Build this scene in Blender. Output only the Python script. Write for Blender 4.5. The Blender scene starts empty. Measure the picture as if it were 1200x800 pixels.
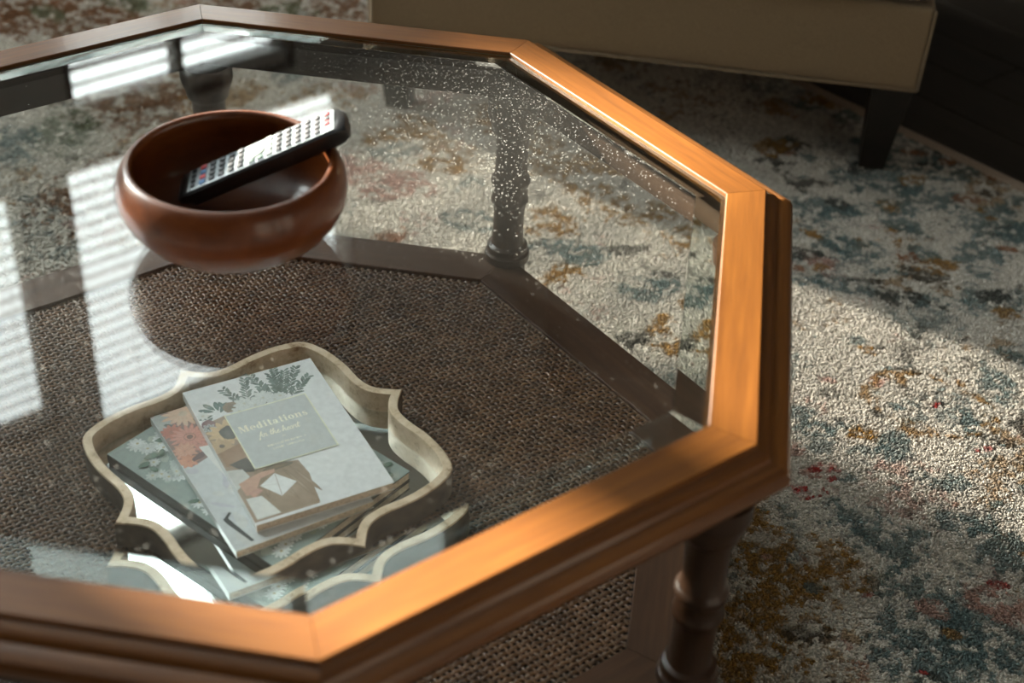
import bpy, bmesh, math, random
import numpy as np
from mathutils import Vector, Matrix

random.seed(7)
rng = np.random.default_rng(7)
scene = bpy.context.scene
COL = scene.collection
PI = math.pi
R = math.radians

# ------------------------------------------------------------------ camera
H = 0.44                      # height of the table top
SH = 0.1437                   # top of the table's lower shelf
cam_d = bpy.data.cameras.new('camera')
cam = bpy.data.objects.new('camera', cam_d)
COL.objects.link(cam)
cam.location = (0.39956, -1.14278, 1.21657)
cam.rotation_euler = (Matrix.Rotation(0.1197, 4, 'Z') @ Matrix.Rotation(0.9304, 4, 'X')
                      @ Matrix.Rotation(0.0565, 4, 'Z')).to_euler()
cam_d.sensor_width = 36.0
cam_d.lens = 36.0 * 1752.93 / 1200.0
cam_d.clip_start = 0.02
cam_d.dof.use_dof = True
cam_d.dof.focus_distance = 1.72
cam_d.dof.aperture_fstop = 3.8
scene.camera = cam

# ------------------------------------------------------------------ colour management
vs = scene.view_settings
vs.view_transform = 'Standard'
vs.look = 'None'
vs.gamma = 1.0
vs.use_curve_mapping = False
vs.exposure = 0.12

# ------------------------------------------------------------------ world, sun, window light
world = bpy.data.worlds.new('world')
scene.world = world
world.use_nodes = True
wn = world.node_tree.nodes['Background']
wn.inputs[0].default_value = (0.62, 0.78, 0.95, 1)
wn.inputs[1].default_value = 0.5

ROOM_AZ = 138.0               # direction the window wall faces away to
WALL_D = 2.5                  # distance of the window wall from the table centre
nv = Vector((math.cos(R(ROOM_AZ)), math.sin(R(ROOM_AZ)), 0))
tv = Vector((math.cos(R(ROOM_AZ - 90)), math.sin(R(ROOM_AZ - 90)), 0))


def room(n, t, z):
    """point in the room's own axes -> world"""
    return nv * n + tv * t + Vector((0, 0, z))


SUN_AZ, SUN_EL = 153.0, 16.0
sd = bpy.data.lights.new('sun', 'SUN')
sd.energy = 92.0
sd.angle = R(1.9)
sd.color = (1.0, 0.90, 0.77)
so = bpy.data.objects.new('sun', sd)
COL.objects.link(so)
so.rotation_euler = Vector((math.cos(R(SUN_EL)) * math.cos(R(SUN_AZ)), math.cos(R(SUN_EL)) * math.sin(R(SUN_AZ)),
                            math.sin(R(SUN_EL)))).to_track_quat('Z', 'Y').to_euler()
so.location = (-6, 3, 4)

# windows of the room, one of them added for fill light: t from, t to, z from, z to, radiance of the daylight behind it
WINDOWS = [
    (0.82, 1.79, 1.83, 2.85, 5.5),
    (0.87, 1.59, 0.90, 1.73, 7.0),
    (0.28, 0.69, 1.85, 2.71, 5.0),
    (-0.10, 0.36, 0.50, 1.45, 5.0),
    (-0.673, -0.128, 1.130, 3.20, 24.0),
    (-1.075, -0.786, 1.130, 3.20, 24.0),
    (-1.95, -1.25, 1.70, 3.20, 19.0),  # added unseen window, fill light from high up for books and rug
    (0.40, 0.72, 0.90, 1.49, 5.0),
]
WALL_T = 0.10
for i, (t0, t1, z0, z1, L) in enumerate(WINDOWS):
    ld = bpy.data.lights.new('window_daylight', 'AREA')
    ld.shape = 'RECTANGLE'
    ld.size = (t1 - t0) + 0.10
    ld.size_y = (z1 - z0) + 0.16
    ld.energy = L * PI * ld.size * ld.size_y
    ld.color = (0.96, 1.0, 0.985)
    lo = bpy.data.objects.new('window_daylight', ld)
    COL.objects.link(lo)
    lo.location = room(WALL_D + WALL_T + 0.03, (t0 + t1) / 2, (z0 + z1) / 2 + 0.04)
    lo.rotation_euler = nv.to_track_quat('Z', 'Y').to_euler()


# ------------------------------------------------------------------ helpers
def tag(o, label=None, cat=None, group=None, kind=None):
    if label: o['label'] = label
    if cat: o['category'] = cat
    if group: o['group'] = group
    if kind: o['kind'] = kind
    return o


def empty(name, loc=(0, 0, 0), rz=0.0):
    o = bpy.data.objects.new(name, None)
    COL.objects.link(o)
    o.location = loc
    o.rotation_euler = (0, 0, rz)
    o.empty_display_size = 0.05
    return o


def mesh(name, v, f, mat=None, smooth=False):
    me = bpy.data.meshes.new(name)
    me.from_pydata([tuple(p) for p in v], [], [tuple(p) for p in f])
    me.update()
    if mat:
        for m in (mat if isinstance(mat, (list, tuple)) else [mat]):
            me.materials.append(m)
    if smooth:
        me.polygons.foreach_set('use_smooth', [True] * len(me.polygons))
    return me


def ob(name, me, parent=None, loc=(0, 0, 0), rot=(0, 0, 0)):
    o = bpy.data.objects.new(name, me)
    COL.objects.link(o)
    o.location = loc
    o.rotation_euler = rot
    if parent: o.parent = parent
    return o


def recalc(me):
    bm = bmesh.new()
    bm.from_mesh(me)
    bmesh.ops.recalc_face_normals(bm, faces=bm.faces)
    bm.to_mesh(me)
    bm.free()
    return me


def box_mesh(name, x0, x1, y0, y1, z0, z1, mat, bevel=0.0, seg=2, smooth=False):
    bm = bmesh.new()
    bmesh.ops.create_cube(bm, size=1)
    bmesh.ops.scale(bm, vec=(x1 - x0, y1 - y0, z1 - z0), verts=bm.verts)
    bmesh.ops.translate(bm, vec=((x0 + x1) / 2, (y0 + y1) / 2, (z0 + z1) / 2), verts=bm.verts)
    if bevel:
        bmesh.ops.bevel(bm, geom=bm.edges[:], offset=bevel, segments=seg, affect='EDGES', profile=0.6)
    me = bpy.data.meshes.new(name)
    bm.to_mesh(me)
    bm.free()
    me.materials.append(mat)
    if smooth:
        me.polygons.foreach_set('use_smooth', [True] * len(me.polygons))
    return me


def lathe(name, prof, mat, n=32, cap=True):
    v, f = [], []
    for r, z in prof:
        for k in range(n):
            a = 2 * PI * k / n
            v.append((r * math.cos(a), r * math.sin(a), z))
    for i in range(len(prof) - 1):
        for k in range(n):
            k2 = (k + 1) % n
            f.append((i * n + k, i * n + k2, (i + 1) * n + k2, (i + 1) * n + k))
    if cap:
        f.append(tuple(range(n))[::-1])
        f.append(tuple(range((len(prof) - 1) * n, len(prof) * n)))
    return recalc(mesh(name, v, f, mat, True))


def auto_smooth(me, ang=35):
    bm = bmesh.new()
    bm.from_mesh(me)
    for e in bm.edges:
        if len(e.link_faces) == 2 and e.calc_face_angle(0) > R(ang): e.smooth = False
    for fc in bm.faces: fc.smooth = True
    bm.to_mesh(me)
    bm.free()
    return me


# ------------------------------------------------------------------ materials
def nmat(name):
    m = bpy.data.materials.new(name)
    m.use_nodes = True
    nt = m.node_tree
    return m, nt, nt.nodes, nt.links, nt.nodes['Principled BSDF']


def ramp(nodes, stops, interp='LINEAR'):
    r = nodes.new('ShaderNodeValToRGB')
    r.color_ramp.interpolation = interp
    el = r.color_ramp.elements
    while len(el) < len(stops): el.new(0.5)
    for e, (p, c) in zip(el, stops):
        e.position = p
        e.color = (*c, 1) if len(c) == 3 else c
    return r


def plain(name, col, rough=0.5, metal=0.0, var=0.06, scale=60, bump=0.0, coat=0.0, sheen=0.0, spec=0.5):
    m, nt, N, L, b = nmat(name)
    tc = N.new('ShaderNodeTexCoord')
    nz = N.new('ShaderNodeTexNoise')
    nz.inputs['Scale'].default_value = scale
    nz.inputs['Detail'].default_value = 4
    L.new(tc.outputs['Object'], nz.inputs['Vector'])
    lo = tuple(max(0, c * (1 - var * 2)) for c in col)
    hi = tuple(min(1, c * (1 + var * 2)) for c in col)
    r = ramp(N, [(0.3, lo), (0.7, hi)])
    L.new(nz.outputs['Fac'], r.inputs['Fac'])
    L.new(r.outputs['Color'], b.inputs['Base Color'])
    b.inputs['Roughness'].default_value = rough
    b.inputs['Metallic'].default_value = metal
    b.inputs['Coat Weight'].default_value = coat
    b.inputs['Coat Roughness'].default_value = 0.12
    b.inputs['Sheen Weight'].default_value = sheen
    b.inputs['Specular IOR Level'].default_value = spec
    if bump:
        bp = N.new('ShaderNodeBump')
        bp.inputs['Strength'].default_value = bump
        bp.inputs['Distance'].default_value = 0.002
        L.new(nz.outputs['Fac'], bp.inputs['Height'])
        L.new(bp.outputs['Normal'], b.inputs['Normal'])
    return m


def wood(name, c0, c1, c2, rough=0.3, stretch=(26, 1.6, 26), coat=0.3, bump=0.04, spec=0.5):
    m, nt, N, L, b = nmat(name)
    tc = N.new('ShaderNodeTexCoord')
    oi = N.new('ShaderNodeObjectInfo')
    add = N.new('ShaderNodeVectorMath')
    sc = N.new('ShaderNodeVectorMath')
    sc.operation = 'SCALE'
    cmb = N.new('ShaderNodeCombineXYZ')
    for k in range(3): L.new(oi.outputs['Random'], cmb.inputs[k])
    L.new(cmb.outputs[0], sc.inputs[0])
    sc.inputs['Scale'].default_value = 7.0
    L.new(tc.outputs['Object'], add.inputs[0])
    L.new(sc.outputs[0], add.inputs[1])
    mp = N.new('ShaderNodeMapping')
    mp.inputs['Scale'].default_value = stretch
    L.new(add.outputs[0], mp.inputs['Vector'])
    n1 = N.new('ShaderNodeTexNoise')
    n1.inputs['Scale'].default_value = 1.2
    n1.inputs['Detail'].default_value = 6
    n1.inputs['Roughness'].default_value = 0.62
    n1.inputs['Distortion'].default_value = 0.5
    L.new(mp.outputs[0], n1.inputs['Vector'])
    n2 = N.new('ShaderNodeTexNoise')
    n2.inputs['Scale'].default_value = 9
    n2.inputs['Detail'].default_value = 4
    L.new(mp.outputs[0], n2.inputs['Vector'])
    mx = N.new('ShaderNodeMix')
    mx.data_type = 'FLOAT'
    mx.inputs[0].default_value = 0.35
    L.new(n1.outputs['Fac'], mx.inputs[2])
    L.new(n2.outputs['Fac'], mx.inputs[3])
    r = ramp(N, [(0.32, c0), (0.5, c1), (0.68, c2)])
    L.new(mx.outputs[0], r.inputs['Fac'])
    L.new(r.outputs['Color'], b.inputs['Base Color'])
    b.inputs['Roughness'].default_value = rough
    b.inputs['Specular IOR Level'].default_value = spec
    b.inputs['Coat Weight'].default_value = coat
    b.inputs['Coat Roughness'].default_value = 0.14
    bp = N.new('ShaderNodeBump')
    bp.inputs['Strength'].default_value = bump
    bp.inputs['Distance'].default_value = 0.001
    L.new(mx.outputs[0], bp.inputs['Height'])
    L.new(bp.outputs['Normal'], b.inputs['Normal'])
    return m


M = {}
M['frame_wood'] = wood('orange_brown_wood', (0.070, 0.0225, 0.0026), (0.125, 0.041, 0.0045), (0.170, 0.060, 0.0074), rough=0.48, coat=0.55, spec=0.25)
M['leg_wood'] = wood('brown_wood', (0.018, 0.008, 0.0035), (0.032, 0.013, 0.005), (0.046, 0.019, 0.0075), rough=0.42, stretch=(30, 30, 3), coat=0.12, spec=0.3)
M['apron_wood'] = wood('shaded_apron_wood', (0.018, 0.009, 0.0045), (0.030, 0.015, 0.007), (0.042, 0.021, 0.010), rough=0.7, coat=0.0, spec=0.1)  # darkened to stand in for shade on the apron's inner face
M['shelf_wood'] = wood('brown_shelf_wood', (0.040, 0.017, 0.007), (0.062, 0.027, 0.0115), (0.088, 0.040, 0.018), rough=0.5, coat=0.05, spec=0.3)
M['bowl_wood'] = wood('red_brown_wood', (0.070, 0.017, 0.003), (0.110, 0.027, 0.0040), (0.145, 0.040, 0.0065), rough=0.38, stretch=(9, 3, 14), coat=0.4, spec=0.3, bump=0.02)
M['cane'] = plain('woven_cane', (0.098, 0.048, 0.021), rough=0.36, var=0.22, scale=45, spec=0.45)
M['black_wood'] = wood('black_stained_wood', (0.006, 0.005, 0.004), (0.010, 0.008, 0.006), (0.015, 0.011, 0.009), rough=0.45, coat=0.0, spec=0.3)
M['floor_wood'] = wood('dark_floor_wood', (0.016, 0.012, 0.008), (0.026, 0.019, 0.013), (0.036, 0.027, 0.018), rough=0.5, stretch=(14, 1.2, 14), coat=0.0, spec=0.3)
M['wall'] = plain('painted_wall', (0.45, 0.45, 0.43), rough=0.85, var=0.02, scale=30, bump=0.05)
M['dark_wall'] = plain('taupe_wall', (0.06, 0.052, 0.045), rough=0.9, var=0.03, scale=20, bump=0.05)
M['ceiling'] = plain('ceiling_paint', (0.52, 0.54, 0.54), rough=0.9, var=0.02, scale=30)
M['white_paint'] = plain('white_trim_paint', (0.62, 0.62, 0.60), rough=0.45, var=0.02)
M['frame_paint'] = plain('dark_window_frame', (0.03, 0.032, 0.032), rough=1.0, var=0.03, spec=0.0)
M['slat'] = plain('white_slat', (0.58, 0.60, 0.60), rough=0.5, var=0.03)
M['fabric'] = plain('beige_linen', (0.19, 0.14, 0.085), rough=0.95, var=0.06, scale=420, bump=0.35, sheen=0.2, spec=0.2)
M['page'] = plain('book_pages', (0.55, 0.47, 0.38), rough=0.8, var=0.12, scale=300)
M['black_plastic'] = plain('black_plastic', (0.012, 0.012, 0.013), rough=0.32, var=0.05)
M['silver_plastic'] = plain('silver_plastic', (0.40, 0.44, 0.46), rough=0.32, metal=0.35, var=0.04)
M['button_black'] = plain('black_rubber', (0.018, 0.018, 0.022), rough=0.5, var=0.05)
M['button_red'] = plain('red_rubber', (0.55, 0.07, 0.08), rough=0.45, var=0.05)
M['button_blue'] = plain('blue_rubber', (0.10, 0.22, 0.42), rough=0.45, var=0.05)
M['button_green'] = plain('grey_green_rubber', (0.16, 0.23, 0.19), rough=0.45, var=0.05)
M['button_pale'] = plain('pale_rubber', (0.46, 0.50, 0.46), rough=0.45, var=0.05)
M['foil'] = plain('gold_foil', (1.0, 0.93, 0.78), rough=0.45, metal=0.0, var=0.04)
M['binding'] = plain('rug_binding', (0.30, 0.225, 0.17), rough=0.95, var=0.12, scale=300, bump=0.5)


def rim_mat():
    m, nt, N, L, b = nmat('champagne_leaf')
    tc = N.new('ShaderNodeTexCoord')
    n1 = N.new('ShaderNodeTexNoise')
    n1.inputs['Scale'].default_value = 55
    n1.inputs['Detail'].default_value = 6
    n1.inputs['Roughness'].default_value = 0.7
    L.new(tc.outputs['Object'], n1.inputs['Vector'])
    r = ramp(N, [(0.30, (0.28, 0.18, 0.10)), (0.45, (0.60, 0.46, 0.31)), (0.64, (0.74, 0.60, 0.45)), (0.8, (0.62, 0.49, 0.35))])
    L.new(n1.outputs['Fac'], r.inputs['Fac'])
    L.new(r.outputs['Color'], b.inputs['Base Color'])
    b.inputs['Metallic'].default_value = 0.25
    b.inputs['Roughness'].default_value = 0.48
    n2 = N.new('ShaderNodeTexNoise')
    n2.inputs['Scale'].default_value = 240
    L.new(tc.outputs['Object'], n2.inputs['Vector'])
    bp = N.new('ShaderNodeBump')
    bp.inputs['Strength'].default_value = 0.25
    bp.inputs['Distance'].default_value = 0.001
    L.new(n2.outputs['Fac'], bp.inputs['Height'])
    L.new(bp.outputs['Normal'], b.inputs['Normal'])
    return m


M['rim'] = rim_mat()
M['tray_side'] = plain('shaded_tray_side', (0.085, 0.062, 0.042), rough=0.5, metal=0.2, var=0.2, scale=70)  # outer wall of the rim, its shade put into the colour


def mirror_mat():
    m, nt, N, L, b = nmat('mirror_glass')
    tc = N.new('ShaderNodeTexCoord')
    n1 = N.new('ShaderNodeTexNoise')
    n1.inputs['Scale'].default_value = 40
    L.new(tc.outputs['Object'], n1.inputs['Vector'])
    r = ramp(N, [(0.3, (0.74, 0.79, 0.78)), (0.7, (0.80, 0.84, 0.83))])
    L.new(n1.outputs['Fac'], r.inputs['Fac'])
    L.new(r.outputs['Color'], b.inputs['Base Color'])
    b.inputs['Metallic'].default_value = 1.0
    b.inputs['Roughness'].default_value = 0.03
    return m


M['mirror'] = mirror_mat()


def attr_mat(name, attr, rough=0.4, coat=0.0, typ='GEOMETRY', grain=0.0, spec=0.4):
    m, nt, N, L, b = nmat(name)
    a = N.new('ShaderNodeAttribute')
    a.attribute_name = attr
    a.attribute_type = typ
    src = a.outputs['Color']
    if grain:
        tc = N.new('ShaderNodeTexCoord')
        nz = N.new('ShaderNodeTexNoise')
        nz.inputs['Scale'].default_value = 160
        nz.inputs['Detail'].default_value = 3
        L.new(tc.outputs['Object'], nz.inputs['Vector'])
        r = ramp(N, [(0.3, (1 - grain,) * 3), (0.7, (1 + grain * 0.4,) * 3)])
        L.new(nz.outputs['Fac'], r.inputs['Fac'])
        mx = N.new('ShaderNodeMix')
        mx.data_type = 'RGBA'
        mx.blend_type = 'MULTIPLY'
        mx.inputs[0].default_value = 1.0
        L.new(src, mx.inputs[6])
        L.new(r.outputs['Color'], mx.inputs[7])
        src = mx.outputs[2]
    L.new(src, b.inputs['Base Color'])
    b.inputs['Roughness'].default_value = rough
    b.inputs['Coat Weight'].default_value = coat
    b.inputs['Coat Roughness'].default_value = 0.2
    b.inputs['Specular IOR Level'].default_value = spec
    return m


M['print'] = attr_mat('printed_cover', 'Col', rough=0.45, coat=0.15, grain=0.10)
M['rug_base'] = attr_mat('rug_backing', 'Col', rough=0.95, grain=0.3, spec=0.1)
M['pile'] = attr_mat('rug_pile', 'Col', rough=0.95, typ='INSTANCER', spec=0.08)


def fresnel_two_sided(N, L, ior):
    """Fresnel that stays the outside one on both faces of a thin pane"""
    geo = N.new('ShaderNodeNewGeometry')
    mix = N.new('ShaderNodeMix')
    mix.data_type = 'FLOAT'
    mix.inputs[2].default_value = ior
    mix.inputs[3].default_value = 1.0 / ior
    L.new(geo.outputs['Backfacing'], mix.inputs[0])
    fr = N.new('ShaderNodeFresnel')
    L.new(mix.outputs[0], fr.inputs['IOR'])
    return fr


SMUDGES = [(0.162, 0.419, 0.010), (0.178, 0.419, 0.009), (0.105, 0.429, 0.010), (0.124, 0.428, 0.009), (0.352, 0.252, 0.011), (0.366, 0.235, 0.007), (0.048, 0.428, 0.007)]


def glass_pane_mat(name, ior=1.5, tint=(0.982, 0.994, 0.989), dust=True):
    m, nt, N, L, b = nmat(name)
    N.remove(b)
    out = N['Material Output']
    tr = N.new('ShaderNodeBsdfTransparent')
    tr.inputs[0].default_value = (*tint, 1)
    gl = N.new('ShaderNodeBsdfGlossy')
    gl.inputs['Roughness'].default_value = 0.0
    gl.inputs['Color'].default_value = (1, 1, 1, 1)
    fr = fresnel_two_sided(N, L, ior)
    mx = N.new('ShaderNodeMixShader')
    L.new(fr.outputs[0], mx.inputs[0])
    L.new(tr.outputs[0], mx.inputs[1])
    L.new(gl.outputs[0], mx.inputs[2])
    last = mx.outputs[0]
    if dust:
        tc = N.new('ShaderNodeTexCoord')

        def math_(op, a, bb=None, clamp=False):
            q = N.new('ShaderNodeMath')
            q.operation = op
            q.use_clamp = clamp
            for k, s in enumerate((a, bb)):
                if s is None: continue
                if isinstance(s, (int, float)): q.inputs[k].default_value = s
                else: L.new(s, q.inputs[k])
            return q.outputs[0]
        # specks of dust
        vo = N.new('ShaderNodeTexVoronoi')
        vo.inputs['Scale'].default_value = 620
        L.new(tc.outputs['Object'], vo.inputs['Vector'])
        sepc = N.new('ShaderNodeSeparateColor')
        L.new(vo.outputs['Color'], sepc.inputs[0])
        big = N.new('ShaderNodeTexNoise')
        big.inputs['Scale'].default_value = 5
        big.inputs['Detail'].default_value = 3
        L.new(tc.outputs['Object'], big.inputs['Vector'])
        # more dust lies towards the sofa corner of the pane
        dist = N.new('ShaderNodeVectorMath')
        dist.operation = 'DISTANCE'
        L.new(tc.outputs['Object'], dist.inputs[0])
        dist.inputs[1].default_value = (0.20, 0.33, H)
        near = math_('SUBTRACT', 1.0, math_('DIVIDE', dist.outputs['Value'], 0.34), True)
        dens = math_('ADD', math_("MULTIPLY", near, 0.40), math_('MULTIPLY', big.outputs['Fac'], 0.08))
        size = math_('MULTIPLY', sepc.outputs[1], 0.36)
        inside = math_('LESS_THAN', vo.outputs['Distance'], size)
        pick = math_('LESS_THAN', sepc.outputs[0], dens)
        speck = math_('MULTIPLY', math_('MULTIPLY', inside, pick), 0.42)
        # faint film
        film = math_('ADD', math_('MULTIPLY', near, 0.012), 0.003)
        # finger marks near the edge
        wob = N.new('ShaderNodeTexNoise')
        wob.inputs['Scale'].default_value = 60
        L.new(tc.outputs['Object'], wob.inputs['Vector'])
        for (sx, sy, sr) in SMUDGES:
            ds = N.new('ShaderNodeVectorMath')
            ds.operation = 'DISTANCE'
            L.new(tc.outputs['Object'], ds.inputs[0])
            ds.inputs[1].default_value = (sx, sy, H)
            ins = math_('MULTIPLY', math_('SUBTRACT', math_('ADD', 0.7, wob.outputs['Fac']), math_('DIVIDE', ds.outputs['Value'], sr)), 2.5, True)
            film = math_('ADD', film, math_('MULTIPLY', ins, 0.085))
        fac = math_('ADD', speck, film, True)
        df = N.new('ShaderNodeBsdfDiffuse')
        df.inputs[0].default_value = (0.82, 0.80, 0.74, 1)
        m2 = N.new('ShaderNodeMixShader')
        L.new(fac, m2.inputs[0])
        L.new(last, m2.inputs[1])
        L.new(df.outputs[0], m2.inputs[2])
        last = m2.outputs[0]
    L.new(last, out.inputs['Surface'])
    return m


def glass_bevel_mat(name, col=(0.95, 0.985, 0.97)):
    m, nt, N, L, b = nmat(name)
    N.remove(b)
    g = N.new('ShaderNodeBsdfGlass')
    g.inputs['Roughness'].default_value = 0.0
    g.inputs['IOR'].default_value = 1.5
    tc = N.new('ShaderNodeTexCoord')
    nz = N.new('ShaderNodeTexNoise')
    nz.inputs['Scale'].default_value = 14
    L.new(tc.outputs['Object'], nz.inputs['Vector'])
    r = ramp(N, [(0.3, tuple(c * 0.985 for c in col)), (0.7, col)])
    L.new(nz.outputs['Fac'], r.inputs['Fac'])
    L.new(r.outputs['Color'], g.inputs['Color'])
    L.new(g.outputs[0], N['Material Output'].inputs['Surface'])
    return m


M['pane'] = glass_pane_mat('clear_glass_with_dust')
M['pane_under'] = glass_pane_mat('clear_glass', dust=False)
M['bevel'] = glass_bevel_mat('bevelled_glass')
M['glass_edge'] = plain('green_glass_edge', (0.22, 0.36, 0.31), rough=0.25, var=0.05)
M['window_glass'] = glass_pane_mat('window_glass', ior=1.2, tint=(0.97, 0.99, 0.985), dust=False)


# ------------------------------------------------------------------ the room
def slab(name, pts, thick_vec, mat, kind='structure', parent=None):
    n = len(pts)
    v = [Vector(p) for p in pts] + [Vector(p) + thick_vec for p in pts]
    f = [tuple(range(n)), tuple(range(n, 2 * n))[::-1]]
    f += [(i, (i + 1) % n, n + (i + 1) % n, n + i) for i in range(n)]
    o = ob(name, recalc(mesh(name, v, f, mat)), parent)
    if kind: o['kind'] = kind
    return o


N0, N1, T0, T1, CEIL = -2.7, WALL_D, -3.0, 2.7, 3.45
FLOOR_Z = -0.012
floor = slab('floor', [room(N0, T0, FLOOR_Z - 0.02), room(N1, T0, FLOOR_Z - 0.02), room(N1, T1, FLOOR_Z - 0.02), room(N0, T1, FLOOR_Z - 0.02)], Vector((0, 0, -0.08)), M['floor_wood'])
slab('ceiling', [room(N0, T0, CEIL), room(N1, T0, CEIL), room(N1, T1, CEIL), room(N0, T1, CEIL)], Vector((0, 0, 0.1)), M['ceiling'])
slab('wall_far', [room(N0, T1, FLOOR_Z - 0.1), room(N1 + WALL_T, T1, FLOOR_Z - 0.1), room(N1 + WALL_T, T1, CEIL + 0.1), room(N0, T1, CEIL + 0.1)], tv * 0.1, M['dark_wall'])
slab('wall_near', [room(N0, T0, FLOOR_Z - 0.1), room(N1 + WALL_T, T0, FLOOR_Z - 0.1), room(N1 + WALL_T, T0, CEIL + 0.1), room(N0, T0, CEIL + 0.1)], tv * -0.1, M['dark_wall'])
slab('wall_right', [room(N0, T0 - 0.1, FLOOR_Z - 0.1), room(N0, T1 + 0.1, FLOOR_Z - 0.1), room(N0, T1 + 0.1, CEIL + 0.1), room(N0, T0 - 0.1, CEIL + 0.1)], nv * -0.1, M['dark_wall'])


def window_wall():
    ts = sorted({T0, T1} | {w[0] for w in WINDOWS} | {w[1] for w in WINDOWS})
    zs = sorted({FLOOR_Z - 0.1, CEIL + 0.1} | {w[2] for w in WINDOWS} | {w[3] for w in WINDOWS})
    v, f = [], []
    for a in range(len(ts) - 1):
        for c in range(len(zs) - 1):
            tm, zm = (ts[a] + ts[a + 1]) / 2, (zs[c] + zs[c + 1]) / 2
            if any(w[0] < tm < w[1] and w[2] < zm < w[3] for w in WINDOWS): continue
            b0 = len(v)
            for n in (WALL_D, WALL_D + WALL_T):
                for (t, z) in ((ts[a], zs[c]), (ts[a + 1], zs[c]), (ts[a + 1], zs[c + 1]), (ts[a], zs[c + 1])):
                    v.append(room(n, t, z))
            f += [(b0, b0 + 1, b0 + 2, b0 + 3), (b0 + 7, b0 + 6, b0 + 5, b0 + 4)]
            for k in range(4):
                f.append((b0 + k, b0 + 4 + k, b0 + 4 + (k + 1) % 4, b0 + (k + 1) % 4))
    o = ob('wall_window', recalc(mesh('wall_window', v, f, M['wall'])))
    o['kind'] = 'structure'


window_wall()


def rbox(t0, t1, z0, z1, n0, n1):
    v = [room(n, t, z) for n in (n0, n1) for (t, z) in ((t0, z0), (t1, z0), (t1, z1), (t0, z1))]
    f = [(0, 1, 2, 3), (7, 6, 5, 4), (0, 4, 5, 1), (1, 5, 6, 2), (2, 6, 7, 3), (3, 7, 4, 0)]
    return v, f


def join(parts):
    v, f = [], []
    for (a, b_) in parts:
        o = len(v)
        v += list(a)
        f += [tuple(i + o for i in q) for q in b_]
    return v, f


for i, (t0, t1, z0, z1, L_) in enumerate(WINDOWS):
    c = 0.012
    parts = [rbox(t0, t0 + c, z0, z1, WALL_D - 0.01, WALL_D + WALL_T), rbox(t1 - c, t1, z0, z1, WALL_D - 0.01, WALL_D + WALL_T),
             rbox(t0 + c, t1 - c, z0, z0 + c, WALL_D - 0.01, WALL_D + WALL_T), rbox(t0 + c, t1 - c, z1 - c, z1, WALL_D - 0.01, WALL_D + WALL_T)]
    if i == 1:
        parts.append(rbox(1.215, 1.229, z0 + c, z1 - c, WALL_D + 0.005, WALL_D + WALL_T - 0.02))
    if i == 4:
        parts.append(rbox(t0 + c, t1 - c, 1.288, 1.312, WALL_D + 0.03, WALL_D + WALL_T - 0.02))
    v, f = join(parts)
    w = ob('window_%d' % (i + 1), recalc(mesh('window_frame', v, f, M['frame_paint'])))
    w['kind'] = 'structure'
    p0, p1 = t0 + c, t1 - c
    panes = [(p0, 1.215), (1.229, p1)] if i == 1 else [(p0, p1)]
    for (a, b_) in panes:
        v, f = rbox(a, b_, z0 + c, z1 - c, WALL_D + WALL_T - 0.012, WALL_D + WALL_T - 0.008)
        ob('pane', recalc(mesh('pane', v, f, M['window_glass'])), w)


def blind(t0, t1, z0, z1, label, tilt=43):
    root = empty('venetian_blind', room(WALL_D + 0.038, (t0 + t1) / 2, z1))
    root.rotation_euler = (0, 0, R(ROOM_AZ))
    tag(root, label, 'blind', 'venetian blinds in the window wall')
    w = (t1 - t0) / 2 - 0.001
    ob('headrail', box_mesh('headrail', -0.02, 0.02, -w, w, -0.034, -0.002, M['slat'], 0.002), root)
    me = box_mesh('slat', -0.026, 0.026, -w, w, -0.0020, 0.0020, M['slat'])
    n = round((z1 - z0 - 0.085) / 0.046) + 1
    pitch_ = (z1 - z0 - 0.085) / (n - 1)
    for k in range(n):
        ob('slat', me, root, (0, 0, -0.055 - pitch_ * k), (0, -R(tilt), 0))
    ob('bottom_rail', box_mesh('bottom_rail', -0.012, 0.012, -w, w, -(z1 - z0), -(z1 - z0) + 0.012, M['slat'], 0.002), root)
    for s in (-0.7, 0.7):
        ob('ladder_cord', lathe('ladder_cord', [(0.0011, -(z1 - z0) + 0.01), (0.0011, -0.03)], M['slat'], 6), root, (-0.026, s * w, 0))


blind(0.836, 1.774, 1.85, 2.835, 'wide white slatted blind above the divided window')
blind(0.884, 1.213, 0.915, 1.715, 'white slatted blind in the half of the divided window nearer the bare windows')
blind(1.231, 1.576, 0.915, 1.715, 'white slatted blind in the half of the divided window nearer the room corner')
blind(0.296, 0.674, 1.865, 2.695, 'narrow white slatted blind in the upper window next to the bare ones')
blind(-0.084, 0.344, 0.515, 1.435, 'nearly closed white slatted blind in the lowest window', 58)
blind(0.416, 0.704, 0.915, 1.475, 'small white slatted blind between the nearly closed one and the divided window')

# dark floor boards, laid along the room beyond the rug
pw = 0.125
pl_len = 1.35
row = 0
t = 0.2
while t < T1 - 0.01:
    off = (row * 0.47) % pl_len
    n = -2.65 + off - pl_len
    while n < 0.9:
        a, b_ = max(n, N0 + 0.002), min(n + pl_len - 0.002, 0.9)
        if b_ - a > 0.05:
            me = box_mesh('plank', -pw / 2 + 0.001, pw / 2 - 0.001, -(b_ - a) / 2, (b_ - a) / 2, -0.02, 0.0, M['floor_wood'], 0.001, 1)
            o = ob('plank', me, floor, room((a + b_) / 2, t + pw / 2, FLOOR_Z))
            o.rotation_euler = (0, 0, R(ROOM_AZ - 90))
        n += pl_len
    t += pw
    row += 1


# ------------------------------------------------------------------ coffee table
TAN = math.tan(PI / 8)
table = empty('coffee_table', (0, 0, 0))
tag(table, 'octagonal brown wooden coffee table with a glass top and a woven cane shelf', 'table')


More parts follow.
